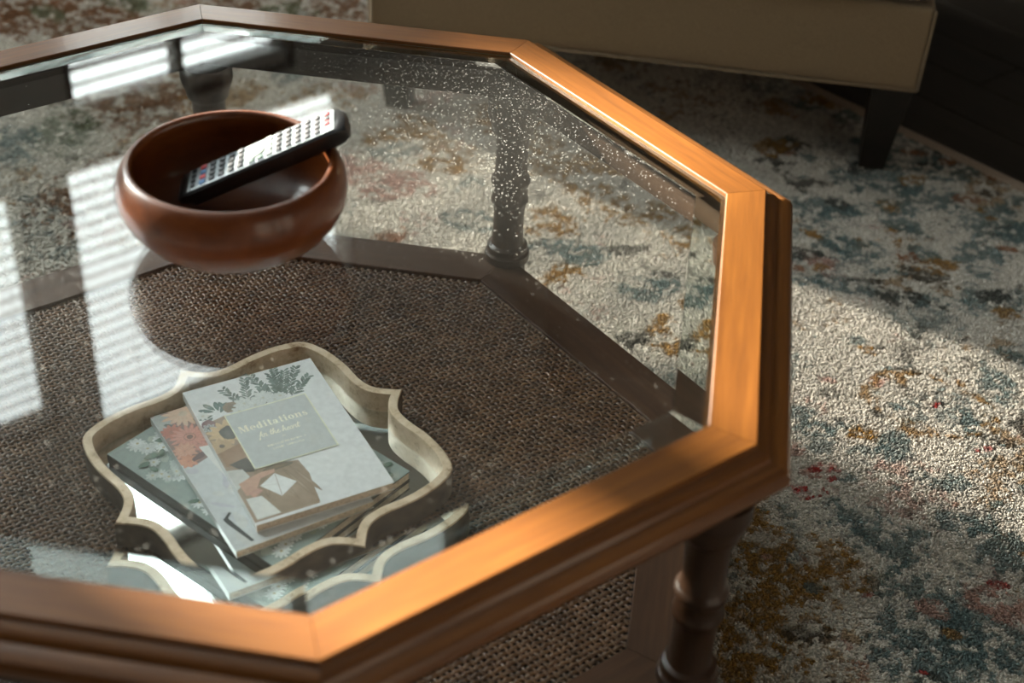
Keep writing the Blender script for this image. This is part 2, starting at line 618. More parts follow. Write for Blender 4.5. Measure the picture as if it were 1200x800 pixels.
def rail_mesh(name, prof, mat, inset=0.00025):
    """profile (h, z) swept along an octagon side, mitred at both ends; local y runs along the side"""
    v, f = [], []
    n = len(prof)
    for s in (-1, 1):
        for (h, z) in prof:
            v.append((h, s * (h * TAN - inset), z))
    for i in range(n):
        j = (i + 1) % n
        f.append((i, j, n + j, n + i))
    f.append(tuple(range(n))[::-1])
    f.append(tuple(range(n, 2 * n)))
    me = recalc(mesh(name, v, f, mat))
    return auto_smooth(me, 28)


top_prof = [(0.4500, -0.0008), (0.4508, 0.0), (0.4890, 0.0), (0.4902, -0.0010), (0.4906, -0.0045), (0.4930, -0.0050),
            (0.4985, -0.0066), (0.5020, -0.0095), (0.5034, -0.0125), (0.5062, -0.0128), (0.5120, -0.0136), (0.5172, -0.0166),
            (0.5200, -0.0220), (0.5200, -0.0275), (0.5172, -0.0325), (0.5110, -0.0355), (0.5030, -0.0368), (0.5000, -0.0385),
            (0.4700, -0.0385), (0.4700, -0.0125), (0.4450, -0.0125), (0.4450, -0.0072), (0.4500, -0.0072)]
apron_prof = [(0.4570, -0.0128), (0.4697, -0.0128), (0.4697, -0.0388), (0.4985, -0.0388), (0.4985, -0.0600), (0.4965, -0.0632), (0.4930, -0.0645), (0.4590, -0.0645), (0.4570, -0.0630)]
me_top = rail_mesh('rail', top_prof, M['frame_wood'])
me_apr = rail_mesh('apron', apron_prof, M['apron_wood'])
shelf_prof = [(0.4076, -0.0015), (0.4088, 0.0), (0.4680, 0.0), (0.4700, -0.0025), (0.4700, -0.0250), (0.4680, -0.0280), (0.4120, -0.0280), (0.4076, -0.0260)]
me_shr = rail_mesh('shelf_rail', shelf_prof, M['shelf_wood'])
for k in range(8):
    a = k * PI / 4
    ob('rail', me_top, table, (0, 0, H), (0, 0, a))
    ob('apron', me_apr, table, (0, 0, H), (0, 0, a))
    ob('shelf_rail', me_shr, table, (0, 0, SH), (0, 0, a))


def octo(h, z):
    r = h / math.cos(PI / 8)
    return [(r * math.cos(PI / 8 + k * PI / 4), r * math.sin(PI / 8 + k * PI / 4), z) for k in range(8)]


# glass pane with a wide bevel round its edge
zt, zb = H - 0.0006, H - 0.0054


def octo_sides(hs, z):
    """octagon whose eight sides lie at the distances hs"""
    out = []
    for k in range(8):
        a0, a1 = k * PI / 4, (k + 1) * PI / 4
        m_ = np.array([[math.cos(a0), math.sin(a0)], [math.cos(a1), math.sin(a1)]])
        q = np.linalg.solve(m_, np.array([hs[k], hs[(k + 1) % 8]]))
        out.append((q[0], q[1], z))
    return out


under = []
for k in range(8):
    c_ = math.cos(k * PI / 4 - R(97))
    under.append(0.4195 + (zt - zb) * (1.45 * c_ if c_ > 0 else 0.65 * c_))
v = octo(0.4195, zt) + octo(0.4494, zt - 0.0037) + octo(0.4494, zb) + octo_sides(under, zb)
f, mi = [tuple(range(8))], [0]
for a0, m_i in ((0, 1), (8, 2), (16, 1)):
    for k in range(8):
        k2 = (k + 1) % 8
        f.append((a0 + k, a0 + 8 + k, a0 + 8 + k2, a0 + k2))
        mi.append(m_i)
f.append(tuple(range(24, 32))[::-1])
mi.append(3)
gm = mesh('glass_pane', v, f, [M['pane'], M['bevel'], M['glass_edge'], M['pane_under']])
gm.polygons.foreach_set('material_index', mi)
gm = recalc(gm)
g = ob('glass_pane', gm, table)
g['label'] = 'clear glass pane with a wide bevelled edge, dusty towards one corner'

# turned legs, each with a collar half way up
leg_prof = [(0.0200, 0.001), (0.0215, 0.006), (0.0200, 0.014), (0.0165, 0.020), (0.0190, 0.050), (0.0215, 0.085), (0.0235, 0.098), (0.0260, 0.102), (0.0260, SH - 0.0282),
            (0.0240, SH - 0.028), (0.0240, SH + 0.0005), (0.0285, SH + 0.001), (0.0290, SH + 0.006), (0.0285, SH + 0.011), (0.0262, SH + 0.013), (0.0255, SH + 0.016), (0.0262, SH + 0.019), (0.0255, SH + 0.022),
            (0.0210, SH + 0.025), (0.0198, SH + 0.030), (0.0195, SH + 0.060), (0.0200, SH + 0.082), (0.0218, SH + 0.0845), (0.0238, SH + 0.0875), (0.0238, SH + 0.0905), (0.0222, SH + 0.093),
            (0.0224, SH + 0.110), (0.0238, SH + 0.1125), (0.0250, SH + 0.116), (0.0246, SH + 0.1195), (0.0222, SH + 0.122), (0.0203, SH + 0.125), (0.0200, SH + 0.155), (0.0208, SH + 0.180),
            (0.0225, SH + 0.1835), (0.0258, SH + 0.187), (0.0262, SH + 0.191), (0.0275, SH + 0.196), (0.0310, SH + 0.206), (0.0325, SH + 0.212), (0.0325, H - 0.0650)]
me_leg = auto_smooth(lathe('leg', leg_prof, M['leg_wood'], 28), 38)
rl = 0.4660 / math.cos(PI / 8)
for k in range(8):
    a = PI / 8 + k * PI / 4
    ob('leg', me_leg, table, (rl * math.cos(a), rl * math.sin(a), 0), (0, 0, a))


# woven cane shelf: round warp cords over and under flat weft strips, at 45 degrees
def cane():
    p = 0.00690
    h = 0.4085
    V, F = [], []
    base = 0
    nmax = int(h / p)
    for fam in (0, 1):
        wd, ht, amp = ((0.0046, 0.0010, 0.00105) if fam == 0 else (0.0034, 0.0017, 0.00115))
        for j in range(-nmax, nmax + 1):
            c = j * p
            Lx = min(h, h * math.sqrt(2) - abs(c))
            n = max(2, int(2 * Lx / (p / 2)))
            k0 = -int(n / 2)
            x = np.arange(k0, k0 + n + 1) * (p / 2)
            x = np.clip(x, -Lx, Lx)
            ph = np.cos(PI * x / p + (j + fam) * PI)
            wob = 0.00035 * np.sin(x * 37 + j * 1.7) + rng.normal(0, 0.00016, len(x))
            z = amp * ph + rng.normal(0, 0.0001, len(x))
            cross = [(-0.5, -0.55), (-0.27, 0.30), (0.27, 0.30), (0.5, -0.55)]
            rows = []
            for (a, b_) in cross:
                y = c + wob + a * wd * (1.0 + 0.10 * ph)
                zz = z + b_ * ht + 0.0004
                rows.append(np.stack([x, y, zz], 1) if fam == 0 else np.stack([y, x, zz], 1))
            vv = np.stack(rows, 1)
            m_ = len(x)
            V.append(vv.reshape(-1, 3))
            idx = base + np.arange(m_ * 4).reshape(m_, 4)
            q = np.stack([idx[:-1, :-1], idx[:-1, 1:], idx[1:, 1:], idx[1:, :-1]], -1).reshape(-1, 4)
            if fam == 0: q = q[:, ::-1]
            F.append(q)
            base += m_ * 4
    V = np.concatenate(V)
    F = np.concatenate(F)
    ca = math.cos(PI / 4)
    W = np.stack([V[:, 0] * ca - V[:, 1] * ca, V[:, 0] * ca + V[:, 1] * ca, V[:, 2]], 1)
    me = bpy.data.meshes.new('cane_weave')
    me.vertices.add(len(W))
    me.vertices.foreach_set('co', W.ravel())
    me.loops.add(F.size)
    me.loops.foreach_set('vertex_index', F.ravel())
    me.polygons.add(len(F))
    me.polygons.foreach_set('loop_start', np.arange(0, F.size, 4))
    me.polygons.foreach_set('loop_total', np.full(len(F), 4))
    me.polygons.foreach_set('use_smooth', np.ones(len(F), bool))
    me.update()
    me.validate()
    me.materials.append(M['cane'])
    return me


co = ob('cane_weave', cane(), table, (0, 0, SH - 0.0052))
co['kind'] = 'stuff'
co['label'] = 'brown woven cane filling the shelf'
v = octo(0.4076, SH - 0.0090) + octo(0.4076, SH - 0.0130)
f = [tuple(range(8)), tuple(range(8, 16))[::-1]] + [(k, (k + 1) % 8, 8 + (k + 1) % 8, 8 + k) for k in range(8)]
ob('shelf_backing', recalc(mesh('shelf_backing', v, f, M['black_wood'])), table)

# ------------------------------------------------------------------ wooden bowl on the glass
bz = zt + 0.0003
bowl_prof = [(0.0, 0.0), (0.040, 0.0), (0.056, 0.0012), (0.066, 0.0045), (0.078, 0.0110), (0.0895, 0.0205), (0.0985, 0.0325), (0.1042, 0.0455), (0.1058, 0.0560), (0.1048, 0.0665), (0.1012, 0.0760),
             (0.0968, 0.0820), (0.0938, 0.0843), (0.0908, 0.0840), (0.0890, 0.0815), (0.0895, 0.0760), (0.0925, 0.0670), (0.0945, 0.0560), (0.0930, 0.0440), (0.0875, 0.0320), (0.0775, 0.0215),
             (0.062, 0.0140), (0.040, 0.0098), (0.0, 0.0085)]
bowl_me = lathe('wooden_bowl', [(max(r, 0.0004), z) for r, z in bowl_prof], M['bowl_wood'], 72, cap=True)
bowl = ob('wooden_bowl', bowl_me, None, (-0.005, 0.000, bz))
tag(bowl, 'round red-brown turned wooden bowl standing on the glass table top', 'bowl')

# ------------------------------------------------------------------ remote control leaning in the bowl
A = Vector((-0.0610, 0.0130, 0.4805))      # low end of the key face, inside the bowl
B = Vector((0.0800, 0.0540, 0.5480))       # high end, resting over the rim
ex = (B - A).normalized()
ey = Vector((0, 0, 1)).cross(ex).normalized()
ez = ex.cross(ey)
tilt = R(-4)
ey2 = ey * math.cos(tilt) + ez * math.sin(tilt)
ez2 = ex.cross(ey2)
RL, RW, RT = (B - A).length, 0.047, 0.019
remote = empty('remote_control')
remote.matrix_world = Matrix(((ex.x, ey2.x, ez2.x, A.x), (ex.y, ey2.y, ez2.y, A.y), (ex.z, ey2.z, ez2.z, A.z), (0, 0, 0, 1)))
tag(remote, 'black and silver television remote control leaning in the wooden bowl', 'remote control')


def remote_body():
    v, f = [], []
    secs = [(-0.002, 0.040, 0.009), (0.002, 0.044, 0.0150), (0.010, RW, 0.0172), (0.06, RW - 0.002, 0.0180), (0.11, RW, RT), (RL - 0.006, RW + 0.0005, RT), (RL + 0.002, RW - 0.001, RT - 0.002), (RL + 0.007, RW - 0.008, RT - 0.007)]
    for (x, w, tk) in secs:
        hw = w / 2
        top = -0.0004 if 0.0 < x < RL else (-0.003 if x <= 0 else (-0.0015 if x < RL + 0.004 else -0.005))
        for (yy, zz) in ((-hw + 0.002, top), (hw - 0.002, top), (hw, top - 0.002), (hw - 0.001, top - tk * 0.6), (hw - 0.007, top - tk), (-hw + 0.007, top - tk), (-hw + 0.001, top - tk * 0.6), (-hw, top - 0.002)):
            v.append((x, yy, zz))
    for i in range(len(secs) - 1):
        for k in range(8):
            f.append((i * 8 + k, i * 8 + (k + 1) % 8, i * 8 + 8 + (k + 1) % 8, i * 8 + 8 + k))
    f.append(tuple(range(8))[::-1])
    f.append(tuple(range(len(secs) * 8 - 8, len(secs) * 8)))
    return auto_smooth(recalc(mesh('body', v, f, M['black_plastic'])), 40)


ob('body', remote_body(), remote)
faceplate = ob('faceplate', box_mesh('faceplate', 0.009, RL - 0.002, -RW / 2 + 0.0025, RW / 2 - 0.0025, -0.0012, 0.0006, M['silver_plastic'], 0.0006, 2), remote)
btn = {}
for key in ('button_black', 'button_red', 'button_blue', 'button_green', 'button_pale'):
    btn[key] = box_mesh('button', -0.0030, 0.0030, -0.0034, 0.0034, 0.0, 0.0018, M[key], 0.0008, 2, True)
small = box_mesh('button', -0.0022, 0.0022, -0.0030, 0.0030, 0.0, 0.0014, M['button_black'], 0.0006, 2, True)
rows_x = np.linspace(0.015, RL - 0.009, 15)
ROWS = {0: [small] * 4, 1: [btn['button_red'], btn['button_blue'], btn['button_red'], btn['button_blue']], 6: 'nav', 7: 'navb', 8: [btn['button_pale']] * 4, 14: [btn['button_red'], btn['button_black'], btn['button_red'], None]}
for i, x in enumerate(rows_x):
    spec_ = ROWS.get(i, [btn['button_black']] * 4)
    if spec_ == 'nav':
        nav = lathe('navigation_pad', [(0.0105, 0.0), (0.0105, 0.0010), (0.0095, 0.0016), (0.0045, 0.0016), (0.0040, 0.0010)], M['button_pale'], 24)
        ob('navigation_pad', nav, faceplate, (float((rows_x[6] + rows_x[7]) / 2), 0, 0.0006))
        ob('button', btn['button_green'], faceplate, (float(rows_x[6] + 0.002), -0.0158, 0.0006))
        continue
    if spec_ == 'navb':
        ob('button', btn['button_green'], faceplate, (float(rows_x[7] + 0.001), -0.0158, 0.0006))
        continue
    for c, me in enumerate(spec_):
        if me is None: continue
        ob('button', me, faceplate, (float(x), (1.5 - c) * 0.0101, 0.0006))

# ------------------------------------------------------------------ mirrored tray on the cane shelf
TX, TY, TROT = 0.010, 0.000, R(48.9)
TZ = SH - 0.0022
tray = empty('mirrored_tray', (TX, TY, TZ), TROT)
tag(tray, 'scalloped mirror tray with champagne-gold rim on the cane shelf under the glass', 'tray')
deg = [0, 1.2, 3, 5.5, 8.5, 12, 15.5, 19, 24, 31, 38, 45]
rad = [0.1770, 0.1725, 0.1668, 0.1605, 0.1559, 0.1545, 0.1560, 0.1593, 0.1668, 0.1779, 0.1888, 0.1960]


def hermite(xs, ys, q):
    xs, ys = np.array(xs, float), np.array(ys, float)
    d = np.gradient(ys, xs)
    d[-1] = 0
    i = np.clip(np.searchsorted(xs, q, 'right') - 1, 0, len(xs) - 2)
    h_ = xs[i + 1] - xs[i]
    s = (q - xs[i]) / h_
    return ((2 * s**3 - 3 * s**2 + 1) * ys[i] + (s**3 - 2 * s**2 + s) * h_ * d[i] + (-2 * s**3 + 3 * s**2) * ys[i + 1] + (s**3 - s**2) * h_ * d[i + 1])


half = np.concatenate([np.linspace(0, 6, 7), np.linspace(7.5, 45, 26)])
rh = hermite(deg, rad, half)
ang, rr = [], []
for q in range(4):
    ang += list(q * 90 + half) + list(q * 90 + 90 - half[::-1][1:-1])
    rr += list(rh) + list(rh[::-1][1:-1])
ang, rr = np.radians(np.array(ang)), np.array(rr)
outer = np.stack([rr * np.cos(ang), rr * np.sin(ang)], 1)


def offset_in(P, d):
    a, c = np.roll(P, 1, 0), np.roll(P, -1, 0)
    t1 = (P - a) / np.linalg.norm(P - a, axis=1)[:, None]
    t2 = (c - P) / np.linalg.norm(c - P, axis=1)[:, None]
    n1, n2 = np.stack([-t1[:, 1], t1[:, 0]], 1), np.stack([-t2[:, 1], t2[:, 0]], 1)
    b_ = n1 + n2
    b_ /= np.linalg.norm(b_, axis=1)[:, None]
    k = np.clip((b_ * n1).sum(1), 0.55, 1)
    Q = P + b_ * (d / k)[:, None]
    # points next to a tip that slid past its bisector gather on it
    n_ = len(P)
    per = n_ // 4
    for c4 in range(4):
        for sgn in (1, -1):
            th = c4 * PI / 2
            ax = np.array([math.cos(th), math.sin(th)])
            pe = np.array([-math.sin(th), math.cos(th)]) * sgn
            idx = [(c4 * per + sgn * m_) % n_ for m_ in range(0, per // 2)]
            side = [float(Q[i_] @ pe) for i_ in idx]
            last = 0
            while last < len(idx) - 1 and side[last] <= 1e-6: last += 1
            if last > 0:
                a_, b2_ = Q[idx[last - 1]], Q[idx[last]]
                s0, s1 = side[last - 1], side[last]
                w_ = (0 - s0) / (s1 - s0) if s1 != s0 else 0
                hit = ax * float((a_ + (b2_ - a_) * w_) @ ax)
                for m_ in range(last): Q[idx[m_]] = hit
    return Q


inner = offset_in(outer, 0.0108)
n_t = len(outer)
rings = [(outer, 0.0), (outer, 0.0308), (offset_in(outer, 0.0010), 0.0322), (offset_in(outer, 0.0098), 0.0322), (inner, 0.0310), (inner, 0.0)]
v, f = [], []
for P_, z_ in rings:
    v += [(p_[0], p_[1], z_) for p_ in P_]
for i in range(len(rings)):
    j = (i + 1) % len(rings)
    for k in range(n_t):
        k2 = (k + 1) % n_t
        f.append((i * n_t + k, i * n_t + k2, j * n_t + k2, j * n_t + k))
rim_me = auto_smooth(recalc(mesh('rim', v, f, [M['rim'], M['tray_side']])), 40)
rim_me.polygons.foreach_set('material_index', [1] * n_t + [0] * (len(f) - n_t))
ob('rim', rim_me, tray)
inn2 = offset_in(outer, 0.0106)
v = [(0, 0, 0.0070)] + [(p_[0], p_[1], 0.0070) for p_ in inn2]
v += [(0, 0, 0.0005)] + [(p_[0], p_[1], 0.0005) for p_ in inn2]
f = [(0, 1 + k, 1 + (k + 1) % n_t) for k in range(n_t)] + [(n_t + 1, n_t + 2 + (k + 1) % n_t, n_t + 2 + k) for k in range(n_t)]
f += [(1 + k, n_t + 2 + k, n_t + 2 + (k + 1) % n_t, 1 + (k + 1) % n_t) for k in range(n_t)]
ob('mirror', recalc(mesh('mirror', v, f, M['mirror'])), tray)


# ------------------------------------------------------------------ books in the tray
def shade(col, lo=0.86, hi=1.06):
    q_ = random.uniform(lo, hi)
    return tuple(u * q_ for u in col)


class Print:
    """flat print on a cover: coloured polygons in centimetres from the cover's top left corner"""
    def __init__(self, w, l):
        self.w, self.l, self.v, self.f, self.c, self.layer = w, l, [], [], [], 0

    def poly(self, pts, col, col2=None, step=True):
        if step: self.layer += 1
        # keep the print on the cover
        clip = [(min(max(x, 0.03), self.w - 0.03), min(max(y, 0.03), self.l - 0.03)) for x, y in pts]
        b0 = len(self.v)
        cx, cy = sum(p_[0] for p_ in clip) / len(clip), sum(p_[1] for p_ in clip) / len(clip)
        z = 0.00002 + 0.0000006 * self.layer
        n = len(clip)
        turn = [(clip[(k + 1) % n][0] - clip[k][0]) * (clip[(k + 2) % n][1] - clip[(k + 1) % n][1]) - (clip[(k + 1) % n][1] - clip[k][1]) * (clip[(k + 2) % n][0] - clip[(k + 1) % n][0]) for k in range(n)]
        if n < 12 and min(turn) < -1e-6 and max(turn) > 1e-6:      # a hollow outline is one face
            area = sum(clip[k][0] * clip[(k + 1) % n][1] - clip[(k + 1) % n][0] * clip[k][1] for k in range(n))
            for p_ in clip:
                self.v.append((p_[0], p_[1], z))
                self.c.append(col)
            self.f.append(tuple(range(b0, b0 + n))[::-1 if area > 0 else 1])
            return
        self.v.append((cx, cy, z))
        self.c.append(col2 or col)
        for p_ in clip:
            self.v.append((p_[0], p_[1], z))
            self.c.append(col)
        n = len(clip)
        for k in range(n):
            self.f.append((b0, b0 + 1 + (k + 1) % n, b0 + 1 + k))

    def blob(self, x, y, rx, ry, col, col2=None, rot=0, n=14, rough=0.12):
        ca, sa = math.cos(rot), math.sin(rot)
        pts = []
        for k in range(n):
            a = 2 * PI * k / n
            q = 1 + random.uniform(-rough, rough)
            px, py = rx * q * math.cos(a), ry * q * math.sin(a)
            pts.append((x + px * ca - py * sa, y + px * sa + py * ca))
        self.poly(pts, col, col2)

    def petal(self, x, y, a, ln, wd, col, col2, r0=0.0):
        ca, sa = math.cos(a), math.sin(a)
        pts = []
        for (q, s) in ((0, 0.12), (0.3, 0.8), (0.6, 1), (0.85, 0.75), (1, 0.15), (1, -0.15), (0.85, -0.75), (0.6, -1), (0.3, -0.8), (0, -0.12)):
            d_, e_ = r0 + q * ln, s * wd / 2
            pts.append((x + d_ * ca - e_ * sa, y + d_ * sa + e_ * ca))
        self.poly(pts, col, col2)

    def flower(self, x, y, r, n, col, col2, centre, rc, ph=0, rings=1):
        for g_ in range(rings):
            q = 1 - 0.28 * g_
            for k in range(n):
                a = ph + g_ * 0.3 + 2 * PI * k / n
                j = random.uniform(0.9, 1.08)
                self.petal(x, y, a, r * q * j, 2.6 * r * q / n * 1.5, shade(col), col2, rc * 0.3)
        if centre: self.blob(x, y, rc, rc, centre, None, 0, 10)

    def sprig(self, x, y, a, ln, nl, leaf, col):
        ca, sa = math.cos(a), math.sin(a)
        self.petal(x, y, a, ln, 0.07, col, col)
        for k in range(nl):
            q = 0.12 + 0.88 * k / nl
            s = 1 if k % 2 else -1
            q_ = random.uniform(0.7, 1.45)
            c_ = tuple(u * q_ for u in col)
            self.petal(x + ca * ln * q, y + sa * ln * q, a + s * random.uniform(0.5, 0.95), leaf * random.uniform(0.75, 1.1) * (1.1 - 0.4 * q), leaf * 0.30, c_, c_)

    def build(self, name, parent, z):
        vv = [((x - self.w / 2) / 100, (self.l / 2 - y) / 100, z + h_) for x, y, h_ in self.v]
        me = mesh(name, vv, self.f, M['print'])
        ca = me.color_attributes.new('Col', 'FLOAT_COLOR', 'POINT')
        ca.data.foreach_set('color', np.array([(*[min(0.86, q * 1.28) for q in c_], 1) for c_ in self.c], dtype=np.float32).ravel())
        o = ob(name, me, parent)
        return o


def book(label, centre, az, w, l, z0, th, cover_mat):
    """centre: where the book lies; az: direction of the cover's top edge"""
    c = Vector(centre)
    root = empty('book', (c.x, c.y, z0), az)
    tag(root, label, 'book', 'books stacked in the mirrored tray')
    ct = 0.0006 if th < 0.012 else 0.0020
    ob('page_block', box_mesh('page_block', -w / 2 + 0.0006, w / 2 - 0.0012, -l / 2 + 0.0010, l / 2 - 0.0010, ct, th - ct, M['page']), root)
    front = ob('front_cover', box_mesh('front_cover', -w / 2, w / 2, -l / 2, l / 2, th - ct, th, cover_mat, ct * 0.3, 1), root)
    ob('back_cover', box_mesh('back_cover', -w / 2, w / 2, -l / 2, l / 2, 0, ct, cover_mat, ct * 0.3, 1), root)
    ob('spine', box_mesh('spine', -w / 2, -w / 2 + 0.0008, -l / 2, l / 2, ct, th - ct, cover_mat), root)
    return front


M['cover_white'] = plain('white_card_cover', (0.80, 0.81, 0.81), rough=0.4, var=0.015, coat=0.2)
M['cover_marble'] = plain('pale_grey_card_cover', (0.62, 0.64, 0.64), rough=0.4, var=0.05, scale=25, coat=0.2)
M['cover_dark'] = plain('dark_board_cover', (0.05, 0.05, 0.045), rough=0.45, var=0.05)

ZB = TZ + 0.0072
# lowest book: white daisies
b1 = book('largest book, white daisies and green leaves on its cover, lowest in the tray', (0.0015, -0.0045), R(60.0), 0.192, 0.256, ZB, 0.0130, M['cover_dark'])
P1 = Print(19.2, 25.6)
P1.poly([(0, 0), (19.2, 0), (19.2, 25.6), (0, 25.6)], (0.21, 0.26, 0.24), (0.19, 0.24, 0.22))
for _ in range(70):
    x, y = random.uniform(0.9, 18.2), random.uniform(0.9, 24.6)
    P1.blob(x, y, random.uniform(0.4, 1.1), random.uniform(0.3, 0.8), random.choice([(0.19, 0.24, 0.21), (0.33, 0.38, 0.35), (0.24, 0.28, 0.22), (0.30, 0.34, 0.30)]), None, random.uniform(0, 3))
for _ in range(150):
    x, y = random.uniform(0.9, 18.2), random.uniform(0.9, 24.6)
    c_ = random.choice([(0.52, 0.56, 0.55), (0.62, 0.66, 0.65), (0.44, 0.49, 0.47)])
    P1.flower(x, y, random.uniform(0.65, 1.1), random.randint(9, 12), c_, tuple(u * 0.72 for u in c_), (0.36, 0.33, 0.20), 0.17, random.random())
for (x, y, a, ln) in ((4.6, 2.2, 0.6, 1.7), (5.4, 3.2, -0.3, 1.4), (2.0, 3.6, 0.3, 1.7), (3.4, 4.6, -0.7, 1.2), (0.7, 4.2, 0.2, 1.4), (1.5, 5.0, 1.4, 1.2), (5.6, 6.6, 2.0, 1.4), (1.2, 16.8, 0.5, 1.5), (0.6, 12.0, 0.6, 1.2), (17.6, 23.0, 0.3, 1.3), (16.9, 23.6, 1.2, 1.4)):
    P1.petal(x, y, a, ln, ln * 0.55, (0.055, 0.105, 0.075), (0.08, 0.15, 0.11))
P1.build('cover_print', b1, 0.0130)

# middle book: coral flowers over pale marble
b2 = book('book with coral flowers on a pale marbled cover, between the other two in the tray', (0.0035, -0.0080), R(40.3), 0.150, 0.232, ZB + 0.0133, 0.0092, M['cover_marble'])
P2 = Print(15.0, 23.2)
P2.poly([(0, 0), (15, 0), (15, 22.9), (0, 22.9)], (0.47, 0.49, 0.50), (0.50, 0.52, 0.52))
for _ in range(40):
    x, y = random.uniform(0, 15), random.uniform(8.5, 22.5)
    P2.blob(x, y, random.uniform(0.5, 1.8), random.uniform(0.2, 0.6), random.choice([(0.44, 0.46, 0.48), (0.52, 0.54, 0.55), (0.42, 0.42, 0.46), (0.49, 0.50, 0.49)]), None, random.uniform(0, 3), 12, 0.25)
P2.poly([(0, 0), (15, 0), (15, 6), (4.0, 8.6), (1.0, 9.6), (0, 8.9)], (0.20, 0.13, 0.12), (0.15, 0.12, 0.11))
P2.blob(0.7, 1.4, 1.1, 1.5, (0.30, 0.31, 0.30))
P2.flower(3.3, 1.0, 2.2, 15, (0.52, 0.33, 0.24), (0.50, 0.38, 0.28), (0.45, 0.36, 0.27), 0.5, 0.1, 3)
P2.blob(1.6, 2.8, 1.3, 0.35, (0.10, 0.11, 0.10), None, 0.9)
P2.flower(1.1, 3.4, 1.2, 11, (0.42, 0.15, 0.11), (0.36, 0.13, 0.10), (0.30, 0.13, 0.10), 0.3, 0.2, 2)
P2.flower(2.5, 5.0, 2.1, 17, (0.46, 0.20, 0.16), (0.52, 0.27, 0.21), (0.17, 0.09, 0.08), 0.35, 0.4, 3)
for k in range(20):
    a = 2 * PI * k / 20
    P2.blob(2.5 + 0.6 * math.cos(a), 5.0 + 0.6 * math.sin(a), 0.07, 0.07, (0.13, 0.07, 0.06), n=6)
P2.flower(1.2, 6.9, 1.4, 11, (0.48, 0.24, 0.17), (0.52, 0.30, 0.22), None, 0.2, 0.2, 2)
P2.flower(0.9, 8.6, 1.1, 9, (0.48, 0.20, 0.13), (0.50, 0.26, 0.17), None, 0.2, 0.2, 2)
P2.flower(3.4, 7.4, 1.1, 9, (0.42, 0.18, 0.15), (0.46, 0.24, 0.20), None, 0.2, 0.5, 2)
P2.blob(2.2, 8.4, 1.0, 0.4, (0.12, 0.07, 0.07), None, -0.4)
P2.poly([(2.7, 7.0), (3.7, 7.2), (4.9, 13.2), (4.3, 17.8), (3.7, 17.8), (3.4, 13.0)], (0.58, 0.58, 0.56), (0.54, 0.54, 0.53))
P2.poly([(1.55, 17.7), (1.75, 17.9), (1.15, 18.5), (1.30, 19.1), (2.2, 22.6), (1.85, 22.6), (0.75, 19.2), (0.62, 18.5)], (0.03, 0.035, 0.035))
P2.build('cover_print', b2, 0.0092)

# top book
b3 = book('white book with a flower bouquet and titled card on its cover, topmost in the tray', (0.0242, 0.0206), R(36.8), 0.149, 0.230, ZB + 0.0228, 0.0098, M['cover_white'])
P3 = Print(14.9, 23.0)
P3.poly([(0, 0), (14.9, 0), (14.9, 23.0), (0, 23.0)], (0.60, 0.61, 0.62), (0.64, 0.65, 0.65))
P3.poly([(0, 6.3), (2.9, 5.6), (4.5, 15), (7.3, 15.6), (7.6, 18.0), (6.9, 22.6), (0, 22.6)], (0.30, 0.225, 0.17), (0.24, 0.17, 0.12))
for (x, y, a, ln, nl) in ((5.4, 5.0, -1.9, 3.6, 13), (5.8, 5.0, -1.35, 4.2, 15), (6.4, 5.2, -0.95, 3.0, 11), (8.6, 5.4, -1.75, 5.0, 19), (9.2, 5.6, -1.35, 5.6, 21), (9.8, 5.6, -1.0, 5.2, 19), (10.2, 5.8, -0.72, 4.0, 15), (9.6, 5.6, -1.55, 4.2, 15), (9.4, 5.4, -1.15, 4.4, 17)):
    P3.sprig(x, y, a, ln * 1.12, int(nl * 1.3), 1.05, (0.115, 0.150, 0.135))
for (x, y, a, ln) in ((2.0, 4.6, -2.6, 1.7), (2.2, 4.4, -2.1, 1.7), (2.5, 4.6, -1.5, 1.6), (1.7, 5.1, 3.0, 1.6), (2.6, 5.0, -0.9, 1.8), (1.6, 5.4, 2.5, 1.2), (3.2, 4.8, -1.7, 1.6), (3.4, 5.2, -0.6, 1.5)):
    P3.petal(x, y, a, ln, ln * 0.36, (0.075, 0.115, 0.105), (0.13, 0.19, 0.18))
P3.blob(3.9, 4.6, 0.9, 0.9, (0.22, 0.17, 0.12), (0.14, 0.12, 0.09))
P3.blob(6.6, 5.0, 1.5, 0.8, (0.16, 0.16, 0.13))
for (x, y, r_) in ((5.4, 4.6, 1.15), (7.6, 4.5, 1.25), (6.4, 5.3, 1.1), (4.5, 5.6, 0.9), (8.7, 5.3, 0.9), (0.7, 4.8, 0.7), (9.4, 4.9, 0.7)):
    P3.flower(x, y, r_, 8, (0.50, 0.53, 0.52), (0.56, 0.58, 0.57), (0.44, 0.44, 0.38), 0.18, random.random(), 2)
P3.blob(0.8, 6.4, 0.8, 0.8, (0.16, 0.09, 0.10), (0.22, 0.13, 0.13))
P3.flower(0.7, 7.0, 0.7, 8, (0.50, 0.50, 0.50), (0.14, 0.15, 0.16), (0.10, 0.11, 0.12), 0.25, 0.2)
P3.flower(2.1, 8.4, 2.1, 13, (0.54, 0.40, 0.25), (0.50, 0.36, 0.21), None, 0.3, 0.1, 2)
P3.blob(2.25, 8.5, 0.95, 1.15, (0.075, 0.075, 0.07), (0.12, 0.12, 0.115))
P3.flower(0.9, 10.3, 1.3, 10, (0.46, 0.33, 0.21), (0.40, 0.28, 0.17), (0.12, 0.09, 0.07), 0.3, 0.4, 2)
P3.poly([(0.2, 11.3), (2.9, 10.6), (3.4, 13.5), (2.4, 14.6), (0.3, 13.6)], (0.27, 0.17, 0.11), (0.33, 0.22, 0.15))
P3.poly([(0.6, 13.4), (2.6, 13.0), (3.0, 15.6), (1.8, 15.2)], (0.07, 0.065, 0.055), (0.10, 0.09, 0.08))
